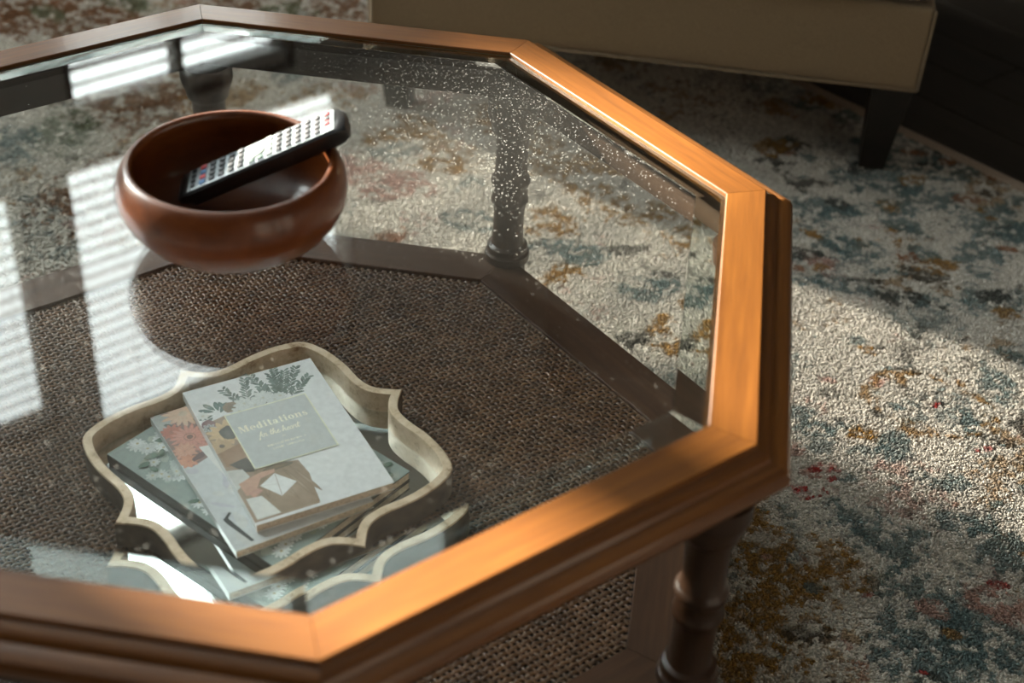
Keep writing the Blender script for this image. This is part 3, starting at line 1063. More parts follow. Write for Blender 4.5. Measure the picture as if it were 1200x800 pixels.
P3.poly([(0.0, 14.2), (1.6, 14.6), (1.9, 16.0), (0.0, 17.5)], (0.50, 0.50, 0.48), (0.46, 0.45, 0.43))
P3.poly([(2.6, 15.3), (7.0, 15.7), (7.5, 18.0), (7.0, 22.4), (2.2, 22.4), (1.7, 18.2)], (0.25, 0.185, 0.13), (0.30, 0.225, 0.165))
for (x, y, a, ln) in ((4.0, 15.6, 1.35, 5.8), (5.2, 15.6, 1.3, 6.2), (6.0, 15.7, 1.25, 5.6), (3.4, 16.0, 1.8, 4.0)):
    P3.petal(x, y, a, ln, 0.5, (0.20, 0.145, 0.10), (0.35, 0.27, 0.20))
P3.blob(5.0, 15.7, 1.6, 0.45, (0.12, 0.10, 0.07), (0.20, 0.14, 0.09))
P3.poly([(0.5, 16.6), (1.6, 16.2), (3.2, 15.8), (4.6, 15.9), (4.4, 16.4), (2.8, 16.7), (2.2, 17.6), (1.6, 18.6), (0.6, 18.6)], (0.47, 0.29, 0.22), (0.52, 0.34, 0.26))
P3.poly([(0.9, 18.3), (2.1, 18.0), (2.4, 18.5), (1.2, 19.2)], (0.44, 0.25, 0.20), (0.48, 0.30, 0.24))
P3.poly([(0.4, 19.0), (2.0, 19.2), (2.9, 22.3), (0.4, 22.3)], (0.56, 0.56, 0.54), (0.60, 0.60, 0.58))
P3.poly([(2.35, 17.75), (4.35, 16.55), (5.95, 18.65), (3.85, 20.05)], (0.64, 0.65, 0.65), (0.66, 0.67, 0.67))
P3.poly([(4.33, 16.6), (4.39, 16.6), (3.90, 20.0), (3.83, 20.0)], (0.32, 0.26, 0.22))
P3.poly([(2.40, 17.75), (4.1, 18.15), (4.12, 18.22), (2.40, 17.83)], (0.50, 0.49, 0.48))
P3.build('cover_print', b3, 0.0098)

TZC = 0.0098
# pale card with a gold border
card = Print(14.9, 23.0)
card.poly([(2.72, 5.72), (12.0, 5.72), (12.0, 15.25), (2.72, 15.25)], (0.86, 0.72, 0.50), (0.86, 0.72, 0.50))
card.layer = 10
card.poly([(2.84, 5.84), (11.88, 5.84), (11.88, 15.13), (2.84, 15.13)], (0.43, 0.455, 0.455), (0.45, 0.47, 0.465))
card.build('title_card', b3, TZC + 0.0007)


# lettering: fat-face title letters and a monoline script, cut as flat foil shapes
def ell(cx, cy, rx, ry, a0=0, a1=360, n=20):
    return [(cx + rx * math.cos(R(a0 + (a1 - a0) * k / n)), cy + ry * math.sin(R(a0 + (a1 - a0) * k / n))) for k in range(n + 1)]


def stroke(pts, w):
    """constant-width ribbon as quads"""
    out = []
    for a, b_ in zip(pts[:-1], pts[1:]):
        d = Vector((b_[0] - a[0], b_[1] - a[1]))
        if d.length < 1e-9: continue
        n = Vector((-d.y, d.x)).normalized() * (w / 2)
        d = d.normalized() * (w * 0.2)
        out.append([(a[0] - d.x + n.x, a[1] - d.y + n.y), (a[0] - d.x - n.x, a[1] - d.y - n.y), (b_[0] + d.x - n.x, b_[1] + d.y - n.y), (b_[0] + d.x + n.x, b_[1] + d.y + n.y)])
    return out


def rect(x0, y0, x1, y1): return [(x0, y0), (x1, y0), (x1, y1), (x0, y1)]


def bowl_letter(cx, rx, ry, cy, hx, hy):
    """ring with heavy sides and hairline top and bottom, as quads"""
    o_, i_ = ell(cx, cy, rx, ry, n=24), ell(cx, cy, hx, hy, n=24)
    return [[o_[k], o_[k + 1], i_[k + 1], i_[k]] for k in range(24)]


def glyph(ch):
    t_, s_ = 0.20, 0.055
    if ch == 'M':
        return [rect(0.07, 0, 0.13, 1), rect(0.70, 0, 0.93, 1), [(0.07, 1), (0.30, 1), (0.56, 0.06), (0.44, 0.0)], [(0.44, 0.0), (0.50, 0.0), (0.78, 1), (0.70, 1)], rect(0, 0, 0.22, s_), rect(0, 1 - s_, 0.25, 1), rect(0.62, 0, 1.0, s_), rect(0.70, 1 - s_, 1.0, 1)], 1.06
    if ch == 'e':
        q = bowl_letter(0.31, 0.30, 0.345, 0.335, 0.10, 0.29)
        q = [p_ for k, p_ in enumerate(q) if not (20 <= k <= 22)]
        return q + [rect(0.16, 0.32, 0.58, 0.385)], 0.66
    if ch == 'd':
        return bowl_letter(0.27, 0.27, 0.345, 0.335, 0.07, 0.29) + [rect(0.37, 0, 0.57, 1.02), rect(0.28, 0.965, 0.40, 1.02), rect(0.50, 0, 0.66, s_)], 0.72
    if ch == 'i':
        return [rect(0.08, 0, 0.28, 0.67), rect(0, 0.61, 0.12, 0.67), rect(0, 0, 0.36, s_), ell(0.18, 0.86, 0.12, 0.12, n=12)], 0.42
    if ch == 't':
        return [rect(0.10, 0.08, 0.29, 0.92), rect(0, 0.61, 0.42, 0.67), [(0.10, 0.08), (0.29, 0.10), (0.42, 0.10), (0.38, 0.0), (0.20, -0.01)]], 0.47
    if ch == 'a':
        return bowl_letter(0.20, 0.20, 0.20, 0.19, 0.05, 0.15) + [rect(0.32, 0.05, 0.51, 0.50), [(0.32, 0.48), (0.51, 0.48), (0.44, 0.63), (0.28, 0.68), (0.24, 0.63)], [(0.05, 0.46), (0.20, 0.42), (0.22, 0.56), (0.26, 0.68), (0.12, 0.62)], rect(0.44, 0, 0.62, s_ + 0.02)], 0.66
    if ch == 'o':
        return bowl_letter(0.31, 0.31, 0.345, 0.335, 0.10, 0.29), 0.67
    if ch == 'n':
        return [rect(0.08, 0, 0.27, 0.67), rect(0, 0.61, 0.12, 0.67), rect(0, 0, 0.34, s_), rect(0.45, 0, 0.64, 0.48), [(0.27, 0.50), (0.27, 0.56), (0.42, 0.68), (0.58, 0.66), (0.64, 0.48), (0.45, 0.48), (0.44, 0.60)], rect(0.39, 0, 0.72, s_)], 0.77
    if ch == 's':
        return [[(0.05, 0.42), (0.24, 0.44), (0.50, 0.26), (0.48, 0.10), (0.32, 0.22), (0.10, 0.32)], [(0.05, 0.42), (0.06, 0.58), (0.22, 0.68), (0.24, 0.60), (0.20, 0.50), (0.24, 0.44)], [(0.22, 0.68), (0.42, 0.66), (0.45, 0.46), (0.40, 0.46), (0.36, 0.60), (0.24, 0.63)], [(0.50, 0.26), (0.50, 0.10), (0.32, -0.01), (0.28, 0.05), (0.36, 0.12), (0.32, 0.22)], [(0.32, -0.01), (0.06, 0.02), (0.04, 0.24), (0.09, 0.24), (0.14, 0.08), (0.28, 0.04)]], 0.56
    return [], 0.4


def flat_object(name, polys, parent, z, ox, oy, sc, shear=0.0, W=14.9, L=23.0):
    v, f = [], []
    for k, pts in enumerate(polys):
        b0 = len(v)
        for (x, y) in pts:
            cx, cy = ox + (x + shear * y) * sc, oy - y * sc
            v.append(((cx - W / 2) / 100, (L / 2 - cy) / 100, z + 0.000001 * (k % 40)))
        f.append(tuple(range(b0, b0 + len(pts))))
    return ob(name, mesh(name, v, f, M['foil']), parent)


x, polys = 0.0, []
for ch in 'Meditations':
    g_, adv = glyph(ch)
    polys += [[(px + x, py) for px, py in q] for q in g_]
    x += adv + 0.035
flat_object('title_lettering', polys, b3, TZC + 0.00085, 3.35, 9.25, 7.7 / x)

# 'for the heart' in joined script, one unit = x height
script = [
    [(0.15, -0.75), (0.05, -0.5), (0.35, 0.3), (0.65, 1.5), (0.62, 1.8), (0.45, 1.6), (0.35, 0.9), (0.25, -0.4), (0.15, -0.75)], [(0.1, 0.55), (0.75, 0.75)],   # f
    ell(1.0, 0.45, 0.26, 0.45, 90, 450, 14), [(1.05, 0.9), (1.35, 0.8), (1.6, 0.95), (1.65, 0.75), (1.62, 0.2), (1.8, 0.0), (2.0, 0.2)],                        # o r
    [(2.55, 0.2), (2.75, 1.7), (2.70, 0.2), (2.85, 0.0), (3.0, 0.2)], [(2.35, 1.05), (3.1, 1.15)],                                                             # t
    [(3.0, 0.1), (3.35, 1.5), (3.3, 1.8), (3.18, 1.5), (3.15, 0.0), (3.35, 0.7), (3.6, 0.9), (3.65, 0.2), (3.8, 0.0), (4.0, 0.25)],                             # h
    [(4.0, 0.35), (4.4, 0.6), (4.4, 0.9), (4.2, 0.9), (4.08, 0.5), (4.2, 0.05), (4.5, 0.05), (4.75, 0.35)],                                                    # e
    [(5.2, 0.1), (5.55, 1.5), (5.5, 1.8), (5.38, 1.5), (5.35, 0.0), (5.55, 0.7), (5.8, 0.9), (5.85, 0.2), (6.0, 0.0), (6.2, 0.25)],                             # h
    [(6.2, 0.35), (6.6, 0.6), (6.6, 0.9), (6.4, 0.9), (6.28, 0.5), (6.4, 0.05), (6.7, 0.05), (6.9, 0.3)],                                                      # e
    ell(7.15, 0.45, 0.25, 0.45, 60, 420, 14), [(7.42, 0.9), (7.4, 0.2), (7.55, 0.0), (7.7, 0.3)],                                                              # a
    [(7.7, 0.3), (7.8, 0.95), (8.05, 0.85), (8.2, 0.95), (8.2, 0.25), (8.35, 0.0), (8.5, 0.25)],                                                               # r
    [(8.5, 0.2), (8.75, 1.7), (8.70, 0.2), (8.85, 0.0), (9.1, 0.25)], [(8.4, 1.05), (9.15, 1.15)],                                                             # t
]
polys = []
for s_ in script: polys += stroke(s_, 0.20)
flat_object('script_lettering', polys, b3, TZC + 0.00085, 4.85, 10.75, 4.6 / 9.1, 0.25)

# two lines of tiny unreadable print and the dash above them
polys = [rect(7.15, 0.0, 7.55, 0.08)]
flat_object('dash', polys, b3, TZC + 0.00085, 0, 11.45, 1.0)
polys = []
for (y, x0, x1) in ((-0.1, 5.2, 9.5), (-0.72, 5.6, 9.0)):
    x = x0
    while x < x1:
        w_ = random.uniform(0.10, 0.17)
        if random.random() > 0.10:
            polys.append(rect(x, y, x + 0.05, y + 0.30))
            polys.append(rect(x, y + random.choice([0.0, 0.13, 0.25]), x + w_, y + random.choice([0.05, 0.18, 0.30])))
        x += w_ + 0.08
flat_object('small_print', polys, b3, TZC + 0.00085, 0, 12.4, 1.0)

# ------------------------------------------------------------------ armchair beyond the table
chair = empty('armchair', (0.31, 1.07, 0.0), R(-1.5))
tag(chair, 'beige linen armchair on tapered black legs beyond the coffee table', 'armchair')
CW, CDp = 0.446, 0.80          # half width, depth


def soft_box(name, x0, x1, y0, y1, z0, z1, bev, mat, parent, bulge=0.0, label=None):
    bm = bmesh.new()
    bmesh.ops.create_cube(bm, size=1)
    bmesh.ops.subdivide_edges(bm, edges=bm.edges[:], cuts=5, use_grid_fill=True)
    sx, sy, sz = x1 - x0, y1 - y0, z1 - z0
    for q in bm.verts:
        c_ = q.co * 2
        q.co = Vector((c_.x * sx / 2, c_.y * sy / 2, c_.z * sz / 2))
        if bulge:
            ex_ = (1 - c_.y**2) * (1 - c_.z**2)
            ey_ = (1 - c_.x**2) * (1 - c_.z**2)
            ez_ = (1 - c_.x**2) * (1 - c_.y**2)
            q.co += Vector(((abs(c_.x) > 0.99) * math.copysign(bulge, c_.x) * ex_, (abs(c_.y) > 0.99) * math.copysign(bulge, c_.y) * ey_, (abs(c_.z) > 0.99) * math.copysign(bulge, c_.z) * ez_))
    sharp = [e for e in bm.edges if len(e.link_faces) == 2 and e.calc_face_angle(0) > 1.0]
    bmesh.ops.bevel(bm, geom=sharp, offset=bev, segments=4, affect='EDGES', profile=0.5)
    bmesh.ops.translate(bm, vec=((x0 + x1) / 2, (y0 + y1) / 2, (z0 + z1) / 2), verts=bm.verts)
    me = bpy.data.meshes.new(name)
    bm.to_mesh(me)
    bm.free()
    me.materials.append(mat)
    me.polygons.foreach_set('use_smooth', [True] * len(me.polygons))
    return ob(name, me, parent)


soft_box('seat_base', -CW, CW, 0.0, CDp, 0.150, 0.292, 0.010, M['fabric'], chair, 0.006)
soft_box('seat_cushion', -CW + 0.10, CW - 0.10, -0.012, CDp - 0.16, 0.294, 0.430, 0.030, M['fabric'], chair, 0.012)
for s in (-1, 1):
    xa, xb = (CW - 0.102, CW) if s > 0 else (-CW, -CW + 0.102)
    soft_box('armrest', xa, xb, 0.0, CDp, 0.294, 0.610, 0.024, M['fabric'], chair, 0.006)
soft_box('backrest', -CW + 0.103, CW - 0.103, CDp - 0.16, CDp, 0.294, 0.860, 0.035, M['fabric'], chair, 0.01)


def tube(name, pts, r, mat, parent, n=8):
    v, f = [], []
    for i, p_ in enumerate(pts):
        a, b_ = Vector(pts[max(i - 1, 0)]), Vector(pts[min(i + 1, len(pts) - 1)])
        d = (b_ - a).normalized()
        u = d.cross(Vector((0, 0, 1)) if abs(d.z) < 0.9 else Vector((1, 0, 0))).normalized()
        w_ = d.cross(u)
        for k in range(n):
            q = 2 * PI * k / n
            v.append(Vector(p_) + u * math.cos(q) * r + w_ * math.sin(q) * r)
    for i in range(len(pts) - 1):
        for k in range(n):
            f.append((i * n + k, i * n + (k + 1) % n, (i + 1) * n + (k + 1) % n, (i + 1) * n + k))
    f.append(tuple(range(n))[::-1])
    f.append(tuple(range((len(pts) - 1) * n, len(pts) * n)))
    return ob(name, recalc(mesh(name, v, f, mat, True)), parent)


tube('piping', [(-CW + 0.004, -0.003, 0.155), (-0.2, -0.007, 0.154), (0.2, -0.007, 0.154), (CW - 0.004, -0.003, 0.155)], 0.0020, M['fabric'], chair)
tube('piping', [(CW - 0.003, -0.002, 0.156), (CW - 0.001, -0.003, 0.29)], 0.0020, M['fabric'], chair)
tube('piping', [(-CW + 0.003, -0.002, 0.156), (-CW + 0.001, -0.003, 0.29)], 0.0020, M['fabric'], chair)


def chair_leg(sx, sy):
    v = []
    for (z, h_, ox) in ((0.0, 0.020, 0.0), (0.1505, 0.031, 0.006)):
        for (a, b_) in ((-1, -1), (1, -1), (1, 1), (-1, 1)):
            v.append((a * h_ + ox * sx, b_ * h_ + ox * sy, z))
    f = [(3, 2, 1, 0), (4, 5, 6, 7)] + [(k, (k + 1) % 4, 4 + (k + 1) % 4, 4 + k) for k in range(4)]
    return recalc(mesh('leg', v, f, M['black_wood']))


for sx, sy in ((1, -1), (-1, -1), (1, 1), (-1, 1)):
    ob('leg', chair_leg(sx, sy), chair, (sx * (CW - 0.046), 0.036 if sy < 0 else CDp - 0.05, 0.0))

# ------------------------------------------------------------------ area rug
RUG_AZ = -39.0
ra = R(RUG_AZ)
r_e = np.array([math.cos(ra), math.sin(ra)])          # along the bound edge
r_n = np.array([-math.sin(ra), math.cos(ra)])         # towards the bound edge
RUG_N1 = 1.449
RUG_N0, RUG_E0, RUG_E1 = -1.25, -1.75, 1.45


def vnoise(x, y, seed):
    g_ = np.random.default_rng(seed).random((257, 257))
    xi, yi = np.floor(x).astype(int), np.floor(y).astype(int)
    fx, fy = x - xi, y - yi
    fx, fy = fx * fx * (3 - 2 * fx), fy * fy * (3 - 2 * fy)
    a, b_ = g_[xi % 256, yi % 256], g_[(xi + 1) % 256, yi % 256]
    c_, d_ = g_[xi % 256, (yi + 1) % 256], g_[(xi + 1) % 256, (yi + 1) % 256]
    return (a * (1 - fx) + b_ * fx) * (1 - fy) + (c_ * (1 - fx) + d_ * fx) * fy


def fbm(x, y, s, seed, oct_=4):
    t_, a, n_ = 0, 1.0, 0
    for k in range(oct_):
        t_ = t_ + a * vnoise(x * s * 2**k + 31.7 * k + 60, y * s * 2**k + 17.3 * k + 60, seed + k)
        n_ += a
        a *= 0.55
    return t_ / n_


CREAM, OCHRE, TEAL = (0.47, 0.43, 0.375), (0.225, 0.122, 0.036), (0.095, 0.132, 0.130)
PINK, DARK, RED, RUST = (0.33, 0.19, 0.155), (0.048, 0.044, 0.036), (0.26, 0.035, 0.03), (0.22, 0.095, 0.045)
BLOBS = []      # x, y, rx, ry, rot, colour, strength
for (x, y, a, b_) in ((0.601, 0.088, .085, .055), (0.557, 0.148, .06, .045), (0.541, 0.011, .08, .05), (0.630, 0.150, .045, .035), (0.520, 0.215, .06, .045), (0.690, 0.566, .018, .010),
                      (0.673, 0.375, .030, .022), (0.617, 0.847, .022, .014), (0.688, 0.838, .020, .012), (0.753, 0.853, .022, .014), (0.733, 0.963, .022, .03), (0.743, 0.90, .018, .02),
                      (0.181, 0.999, .085, .05), (0.266, 0.990, .075, .05), (0.222, 0.794, .05, .04), (0.278, 0.884, .075, .045), (0.374, 0.854, .085, .035), (0.430, 0.813, .055, .04),
                      (-0.054, 1.031, .06, .05), (0.023, 0.933, .06, .04), (-0.089, 0.993, .05, .04), (0.252, 0.658, .05, .025), (0.424, 0.520, .025, .05), (0.400, 0.560, .02, .04), (0.10, 1.10, .07, .05),
                      (0.52, -0.05, .10, .05), (0.44, 0.62, .03, .02)):
    BLOBS.append((x, y, a, b_, random.uniform(0, 3), OCHRE, 1.0))
for (x, y, a, b_) in ((0.700, 0.190, .075, .045), (0.729, 0.073, .06, .08), (0.79, 0.239, .05, .03), (0.84, 0.200, .06, .05), (0.608, 0.396, .050, .026), (0.815, 0.430, .022, .06), (0.672, 0.718, .06, .022),
                      (0.585, 0.721, .05, .020), (0.782, 0.709, .06, .02), (0.869, 0.728, .05, .04), (0.867, 0.843, .06, .05), (0.675, 0.823, .06, .03), (0.744, 0.0, .08, .06), (0.81, 0.051, .06, .06),
                      (0.716, 0.367, .028, .035), (0.231, 0.723, .05, .03), (0.284, 0.711, .04, .03), (0.107, 0.767, .06, .03), (0.90, 0.95, .10, .07), (0.78, 1.00, .09, .05), (0.62, 0.93, .07, .05),
                      (0.83, 1.10, .06, .05), (0.70, 1.06, .08, .05), (0.655, 0.225, .035, .025), (0.36, 0.63, .05, .02), (0.40, 0.66, .03, .02), (0.86, 0.52, .03, .05), (0.77, 0.31, .04, .02), (0.92, 0.60, .05, .04)):
    BLOBS.append((x, y, a, b_, random.uniform(-0.4, 0.4), TEAL, 0.85))
for (x, y, a, b_) in ((0.625, 0.777, .040, .024), (0.804, 0.128, .035, .025), (-0.03, 0.852, .06, .04), (-0.111, 0.901, .05, .04), (0.83, 0.10, .03, .03), (0.70, 0.50, .02, .014), (0.50, 0.25, .03, .02), (-0.30, 0.80, .10, .06)):
    BLOBS.append((x, y, a, b_, random.uniform(0, 3), PINK, 0.85))
for (x, y, a, b_) in ((0.338, 0.747, .030, .016), (0.405, 0.692, .014, .010), (0.37, 0.524, .035, .022), (0.733, 0.486, .014, .012), (0.776, 0.468, .022, .010), (0.835, 0.405, .030, .020), (0.60, 0.02, .03, .02), (0.885, 0.44, .02, .03),
                      (0.705, 0.576, .010, .006), (0.74, 0.53, .025, .006), (0.79, 0.70, .03, .01), (0.70, 0.74, .03, .01)):
    BLOBS.append((x, y, a, b_, random.uniform(-0.5, 0.5), DARK, 0.85))
for (x, y, a, b_) in ((0.602, 0.258, .024, .015), (0.622, 0.299, .024, .014), (0.772, 0.462, .010, .006), (0.632, 0.290, .010, .010)):
    BLOBS.append((x, y, a, b_, 0.3, RED, 1.0))
for (x, y, a, b_) in ((-0.721, 1.289, .12, .06), (-0.833, 1.318, .12, .06), (-0.633, 1.274, .10, .05), (-0.50, 1.36, .12, .05), (-0.95, 1.42, .2, .1), (-0.30, 1.45, .1, .05), (-0.55, 1.05, .12, .08), (-0.45, 0.75, .10, .06)):
    BLOBS.append((x, y, a * 1.6, b_ * 1.7, random.uniform(0, 3), (0.145, 0.070, 0.034), 0.95))
for (x, y, a, b_) in ((-0.795, 1.308, .05, .03), (-0.388, 1.433, .06, .04), (-0.68, 1.40, .08, .04), (-0.60, 0.90, .10, .06)):
    BLOBS.append((x, y, a, b_, random.uniform(0, 3), (0.10, 0.12, 0.075), 0.8))
grnd = np.random.default_rng(11)
for _ in range(120):      # dense small motifs towards the bound edge
    x, y = grnd.uniform(0.52, 1.15), grnd.uniform(0.70, 1.35)
    if y < 0.74 - 0.22 * (x - 0.58): continue
    c_ = [TEAL, TEAL, DARK, OCHRE, TEAL, DARK, RUST][grnd.integers(0, 7)]
    s_ = grnd.uniform(0.012, 0.045)
    BLOBS.append((x, y, s_, s_ * grnd.uniform(0.4, 0.9), grnd.uniform(-0.6, 0.6), c_, 0.85))
for _ in range(70):       # and in the field between
    x, y = grnd.uniform(0.48, 1.10), grnd.uniform(-0.10, 0.62)
    c_ = [TEAL, OCHRE, DARK, TEAL, RED, PINK, DARK][grnd.integers(0, 7)]
    s_ = grnd.uniform(0.006, 0.018)
    BLOBS.append((x, y, s_, s_ * grnd.uniform(0.4, 0.9), grnd.uniform(-0.6, 0.6), c_, 0.8))
for _ in range(230):      # the pattern goes on over the rest of the rug
    x, y = grnd.uniform(-2.0, 1.9), grnd.uniform(-2.0, 2.6)
    if 0.0 < x < 0.95 and -0.05 < y < 1.15: continue
    c_ = [OCHRE, TEAL, TEAL, PINK, RUST, DARK, OCHRE][grnd.integers(0, 7)]
    s_ = grnd.uniform(0.03, 0.10)
    BLOBS.append((x, y, s_, s_ * grnd.uniform(0.4, 0.9), grnd.uniform(0, 3), c_, 0.8))


def rug_colour(x, y):
    c = np.tile(np.array(CREAM), (len(x), 1))
    c *= (0.86 + 0.28 * fbm(x, y, 14, 5))[:, None]
    edge = fbm(x, y, 38, 21, 5)
    fine = fbm(x, y, 210, 40, 3)
    worn = fbm(x, y, 85, 51, 3)
    # washed-out traces of colour everywhere
    for col, sc, sd_, th in ((TEAL, 9, 71, 0.60), (OCHRE, 8, 83, 0.66), (PINK, 7, 95, 0.67), (DARK, 16, 105, 0.70)):
        n_ = fbm(x, y, sc, sd_, 5)
        m_ = np.clip((n_ - th + 0.25 * (fine - 0.5)) / 0.05, 0, 1) * np.clip((worn - 0.40) / 0.12, 0, 1) * 0.65
        c = c * (1 - m_[:, None]) + np.array(col) * m_[:, None]
    for (bx, by, rx, ry, rot, col, st) in BLOBS:
        R_ = max(rx, ry) * 1.7
        k = np.where((np.abs(x - bx) < R_) & (np.abs(y - by) < R_))[0]
        if len(k) == 0: continue
        dx, dy = x[k] - bx, y[k] - by
        u = (dx * math.cos(rot) + dy * math.sin(rot)) / rx
        w_ = (-dx * math.sin(rot) + dy * math.cos(rot)) / ry
        d = np.hypot(u, w_)
        m_ = np.clip((1.0 - d + 1.5 * (edge[k] - 0.5) + 0.7 * (fine[k] - 0.5)) / 0.30, 0, 1)
        m_ *= st * np.clip((worn[k] - 0.33) / 0.16, 0.06, 1) * np.clip(0.45 + 1.1 * fine[k], 0, 1)
        tint = np.array(col)[None, :] * (0.75 + 0.5 * fine[k])[:, None]
        c[k] = c[k] * (1 - m_[:, None]) + tint * m_[:, None]
    # ring-shaped flower
    for (bx, by, rx, ry, wd) in ((0.762, 0.462, 0.075, 0.060, 0.22), (0.56, 0.10, 0.10, 0.075, 0.10), (0.30, 0.93, 0.13, 0.09, 0.10)):
        d = np.hypot((x - bx) / rx, (y - by) / ry)
        m_ = np.clip((wd - np.abs(d - 1 + 1.1 * (edge - 0.5))) / 0.16, 0, 1) * np.clip((worn - 0.42) / 0.12, 0, 1)
        col = OCHRE if wd > 0.15 else CREAM
        c = c * (1 - m_[:, None] * 0.85) + np.array(col) * m_[:, None] * 0.85
    return np.clip(c * (0.90 + 0.22 * (fine - 0.5))[:, None], 0.01, 0.9)


def to_world(e, n):
    return e[..., None] * r_e + n[..., None] * r_n


rug = empty('area_rug', (0, 0, FLOOR_Z))
tag(rug, 'cream area rug with faded ochre, teal and pink distressed floral pattern under the table', 'rug')
ne, nn = 560, 470
E_, N_ = np.meshgrid(np.linspace(RUG_E0, RUG_E1, ne), np.linspace(RUG_N0, RUG_N1 - 0.022, nn), indexing='ij')
W_ = to_world(E_, N_).reshape(-1, 2)
colr = rug_colour(W_[:, 0], W_[:, 1])
vt = np.concatenate([W_, np.full((len(W_), 1), 0.0075)], 1)
i0 = np.arange(ne * nn).reshape(ne, nn)
fq = np.stack([i0[:-1, :-1], i0[1:, :-1], i0[1:, 1:], i0[:-1, 1:]], -1).reshape(-1, 4)
border = list(i0[:, 0]) + list(i0[-1, 1:]) + list(i0[::-1, -1][1:]) + list(i0[0, ::-1][1:-1])
low = vt[border].copy()
low[:, 2] = 0.0003
b0 = len(vt)
vv = np.concatenate([vt, low])
ff = [tuple(q) for q in fq.tolist()]
nb = len(border)
for k in range(nb):
    k2 = (k + 1) % nb
    ff.append((border[k], border[k2], b0 + k2, b0 + k))
ff.append(tuple(b0 + k for k in range(nb))[::-1])
me = mesh('backing', vv, ff, M['rug_base'], False)
at_ = me.color_attributes.new('Col', 'FLOAT_COLOR', 'POINT')
cc = np.concatenate([colr, colr[border]])
at_.data.foreach_set('color', np.concatenate([cc, np.ones((len(cc), 1))], 1).astype(np.float32).ravel())
ob('backing', me, rug)
# bound edge
bl = (RUG_E1 - RUG_E0)
bd = box_mesh('binding', -bl / 2, bl / 2, -0.0125, 0.0125, 0.0003, 0.0105, M['binding'], 0.003, 3, True)
mid = to_world(np.array((RUG_E0 + RUG_E1) / 2), np.array(RUG_N1 - 0.0115))
ob('binding', bd, rug, (mid[0], mid[1], 0), (0, 0, ra))


def pile():
    """tufts of yarn, one point each, where the rug is in sight of this side of the room"""
    pitch = 0.0029
    gx, gy = np.meshgrid(np.arange(-1.05, 1.15, pitch), np.arange(-0.32, 1.75, pitch), indexing='ij')
    x, y = gx.ravel(), gy.ravel()
    x = x + rng.uniform(-0.45, 0.45, len(x)) * pitch
    y = y + rng.uniform(-0.45, 0.45, len(y)) * pitch
    e, n = x * r_e[0] + y * r_e[1], x * r_n[0] + y * r_n[1]
    oct_h = np.maximum(np.maximum(np.abs(x), np.abs(y)), (np.abs(x) + np.abs(y)) / math.sqrt(2))
    keep = (n < RUG_N1 - 0.025) & (e > RUG_E0 + 0.01) & (e < RUG_E1 - 0.01) & (oct_h > 0.36)
    keep &= ~((y < 0.35) & (x < -0.2)) & (y > 0.45 - (x + 1.05) * 2.2) & (y < 1.0 + (1.2 - x))
    keep &= (x > -0.25) | (y > 0.45)
    # thinner where the pile is too far off to tell the tufts apart
    far = (y > 1.05) | (x < -0.15)
    keep &= ~far | (rng.random(len(x)) < 0.45)
    x, y, far = x[keep], y[keep], far[keep]
    c = rug_colour(x, y)
    c *= rng.uniform(0.78, 1.22, (len(x), 1))
    me = bpy.data.meshes.new('pile')
    me.vertices.add(len(x))
    z = 0.0092 + 0.0014 * (fbm(x, y, 60, 7) - 0.5) + rng.uniform(-0.0007, 0.0007, len(x))
    me.vertices.foreach_set('co', np.stack([x, y, z], 1).astype(np.float32).ravel())
    a = me.attributes.new('Col', 'FLOAT_COLOR', 'POINT')
    a.data.foreach_set('color', np.concatenate([np.clip(c, 0, 1), np.ones((len(c), 1))], 1).astype(np.float32).ravel())
    flow = fbm(x, y, 3, 77) * 5
    rot = np.stack([rng.normal(0, 0.35, len(x)), rng.normal(0.5, 0.35, len(x)), flow + rng.normal(0, 0.9, len(x))], 1)
    a = me.attributes.new('rot', 'FLOAT_VECTOR', 'POINT')
    a.data.foreach_set('vector', rot.astype(np.float32).ravel())
    a = me.attributes.new('sz', 'FLOAT', 'POINT')
    a.data.foreach_set('value', (rng.uniform(0.75, 1.25, len(x)) * np.where(far, 1.45, 1.0)).astype(np.float32))
    return me


pm = pile()
# one curled tuft
tb = bmesh.new()
bmesh.ops.create_uvsphere(tb, u_segments=6, v_segments=5, radius=1.0)
for q in tb.verts:
    x_ = q.co.x
    q.co = Vector((x_ * 0.0034, q.co.y * 0.00135, q.co.z * 0.00135 - 0.0010 * x_ * x_))
tuft_me = bpy.data.meshes.new('tuft')
tb.to_mesh(tuft_me)
tb.free()
tuft_me.materials.append(M['pile'])
tuft_me.polygons.foreach_set('use_smooth', [True] * len(tuft_me.polygons))

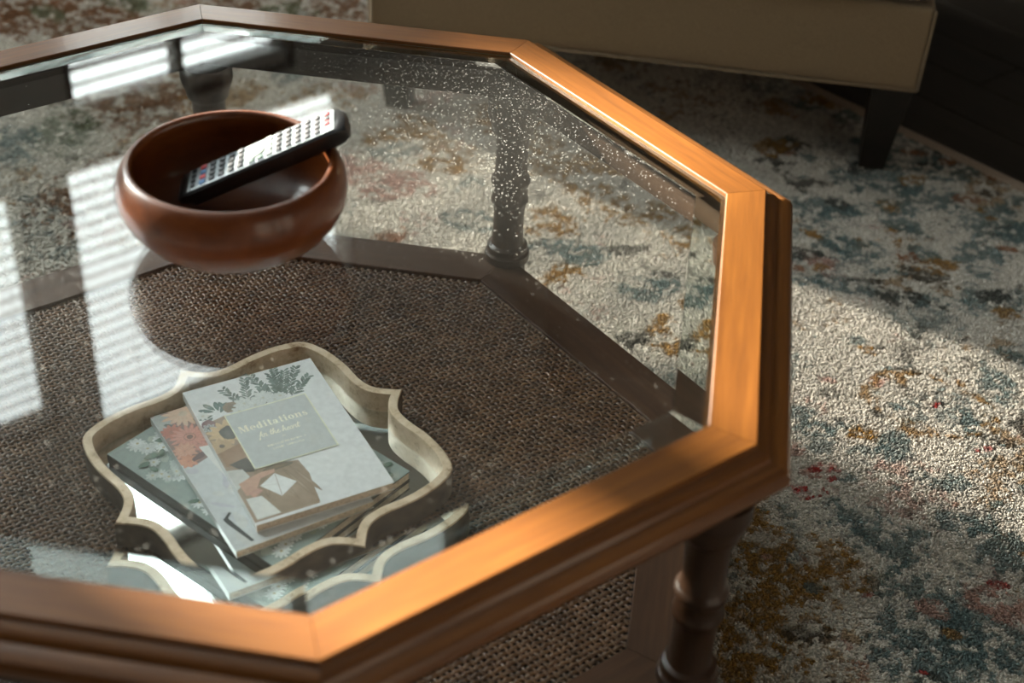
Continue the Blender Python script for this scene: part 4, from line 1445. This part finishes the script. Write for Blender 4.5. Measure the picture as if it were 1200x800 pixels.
po = ob('pile', pm, rug)
po['kind'] = 'stuff'
po['label'] = 'short curly yarn pile'
gn = bpy.data.node_groups.new('pile_tufts', 'GeometryNodeTree')
gn.interface.new_socket('Geometry', in_out='INPUT', socket_type='NodeSocketGeometry')
gn.interface.new_socket('Geometry', in_out='OUTPUT', socket_type='NodeSocketGeometry')
gi, go = gn.nodes.new('NodeGroupInput'), gn.nodes.new('NodeGroupOutput')
iop = gn.nodes.new('GeometryNodeInstanceOnPoints')
m2p = gn.nodes.new('GeometryNodeMeshToPoints')
cone = gn.nodes.new('GeometryNodeMeshUVSphere')
cone.inputs['Segments'].default_value = 7
cone.inputs['Rings'].default_value = 5
cone.inputs['Radius'].default_value = 1.0
pos = gn.nodes.new('GeometryNodeInputPosition')
sxyz = gn.nodes.new('ShaderNodeSeparateXYZ')
gn.links.new(pos.outputs[0], sxyz.inputs[0])


def gmath(op, a, b_):
    q = gn.nodes.new('ShaderNodeMath')
    q.operation = op
    for k, s in enumerate((a, b_)):
        if isinstance(s, (int, float)): q.inputs[k].default_value = s
        else: gn.links.new(s, q.inputs[k])
    return q.outputs[0]


cx_ = gn.nodes.new('ShaderNodeCombineXYZ')
gn.links.new(gmath('MULTIPLY', sxyz.outputs[0], 0.0025), cx_.inputs[0])
gn.links.new(gmath('MULTIPLY', sxyz.outputs[1], 0.00118), cx_.inputs[1])
gn.links.new(gmath('SUBTRACT', gmath('MULTIPLY', sxyz.outputs[2], 0.0012), gmath('MULTIPLY', gmath('MULTIPLY', sxyz.outputs[0], sxyz.outputs[0]), 0.0011)), cx_.inputs[2])
sp = gn.nodes.new('GeometryNodeSetPosition')
gn.links.new(cone.outputs['Mesh'], sp.inputs['Geometry'])
gn.links.new(cx_.outputs[0], sp.inputs['Position'])
ss = gn.nodes.new('GeometryNodeSetShadeSmooth')
gn.links.new(sp.outputs[0], ss.inputs[0])
sm = gn.nodes.new('GeometryNodeSetMaterial')
sm.inputs['Material'].default_value = M['pile']
gn.links.new(ss.outputs[0], sm.inputs['Geometry'])


def nattr(name, typ):
    q = gn.nodes.new('GeometryNodeInputNamedAttribute')
    q.data_type = typ
    q.inputs['Name'].default_value = name
    return q.outputs['Attribute']


gn.links.new(gi.outputs[0], m2p.inputs['Mesh'])
gn.links.new(m2p.outputs['Points'], iop.inputs['Points'])
gn.links.new(sm.outputs[0], iop.inputs['Instance'])
gn.links.new(nattr('rot', 'FLOAT_VECTOR'), iop.inputs['Rotation'])
gn.links.new(nattr('sz', 'FLOAT'), iop.inputs['Scale'])
gn.links.new(iop.outputs[0], go.inputs[0])
md = po.modifiers.new('tufts', 'NODES')
md.node_group = gn
bpy.data.meshes.remove(tuft_me)
print('tufts', len(pm.vertices))
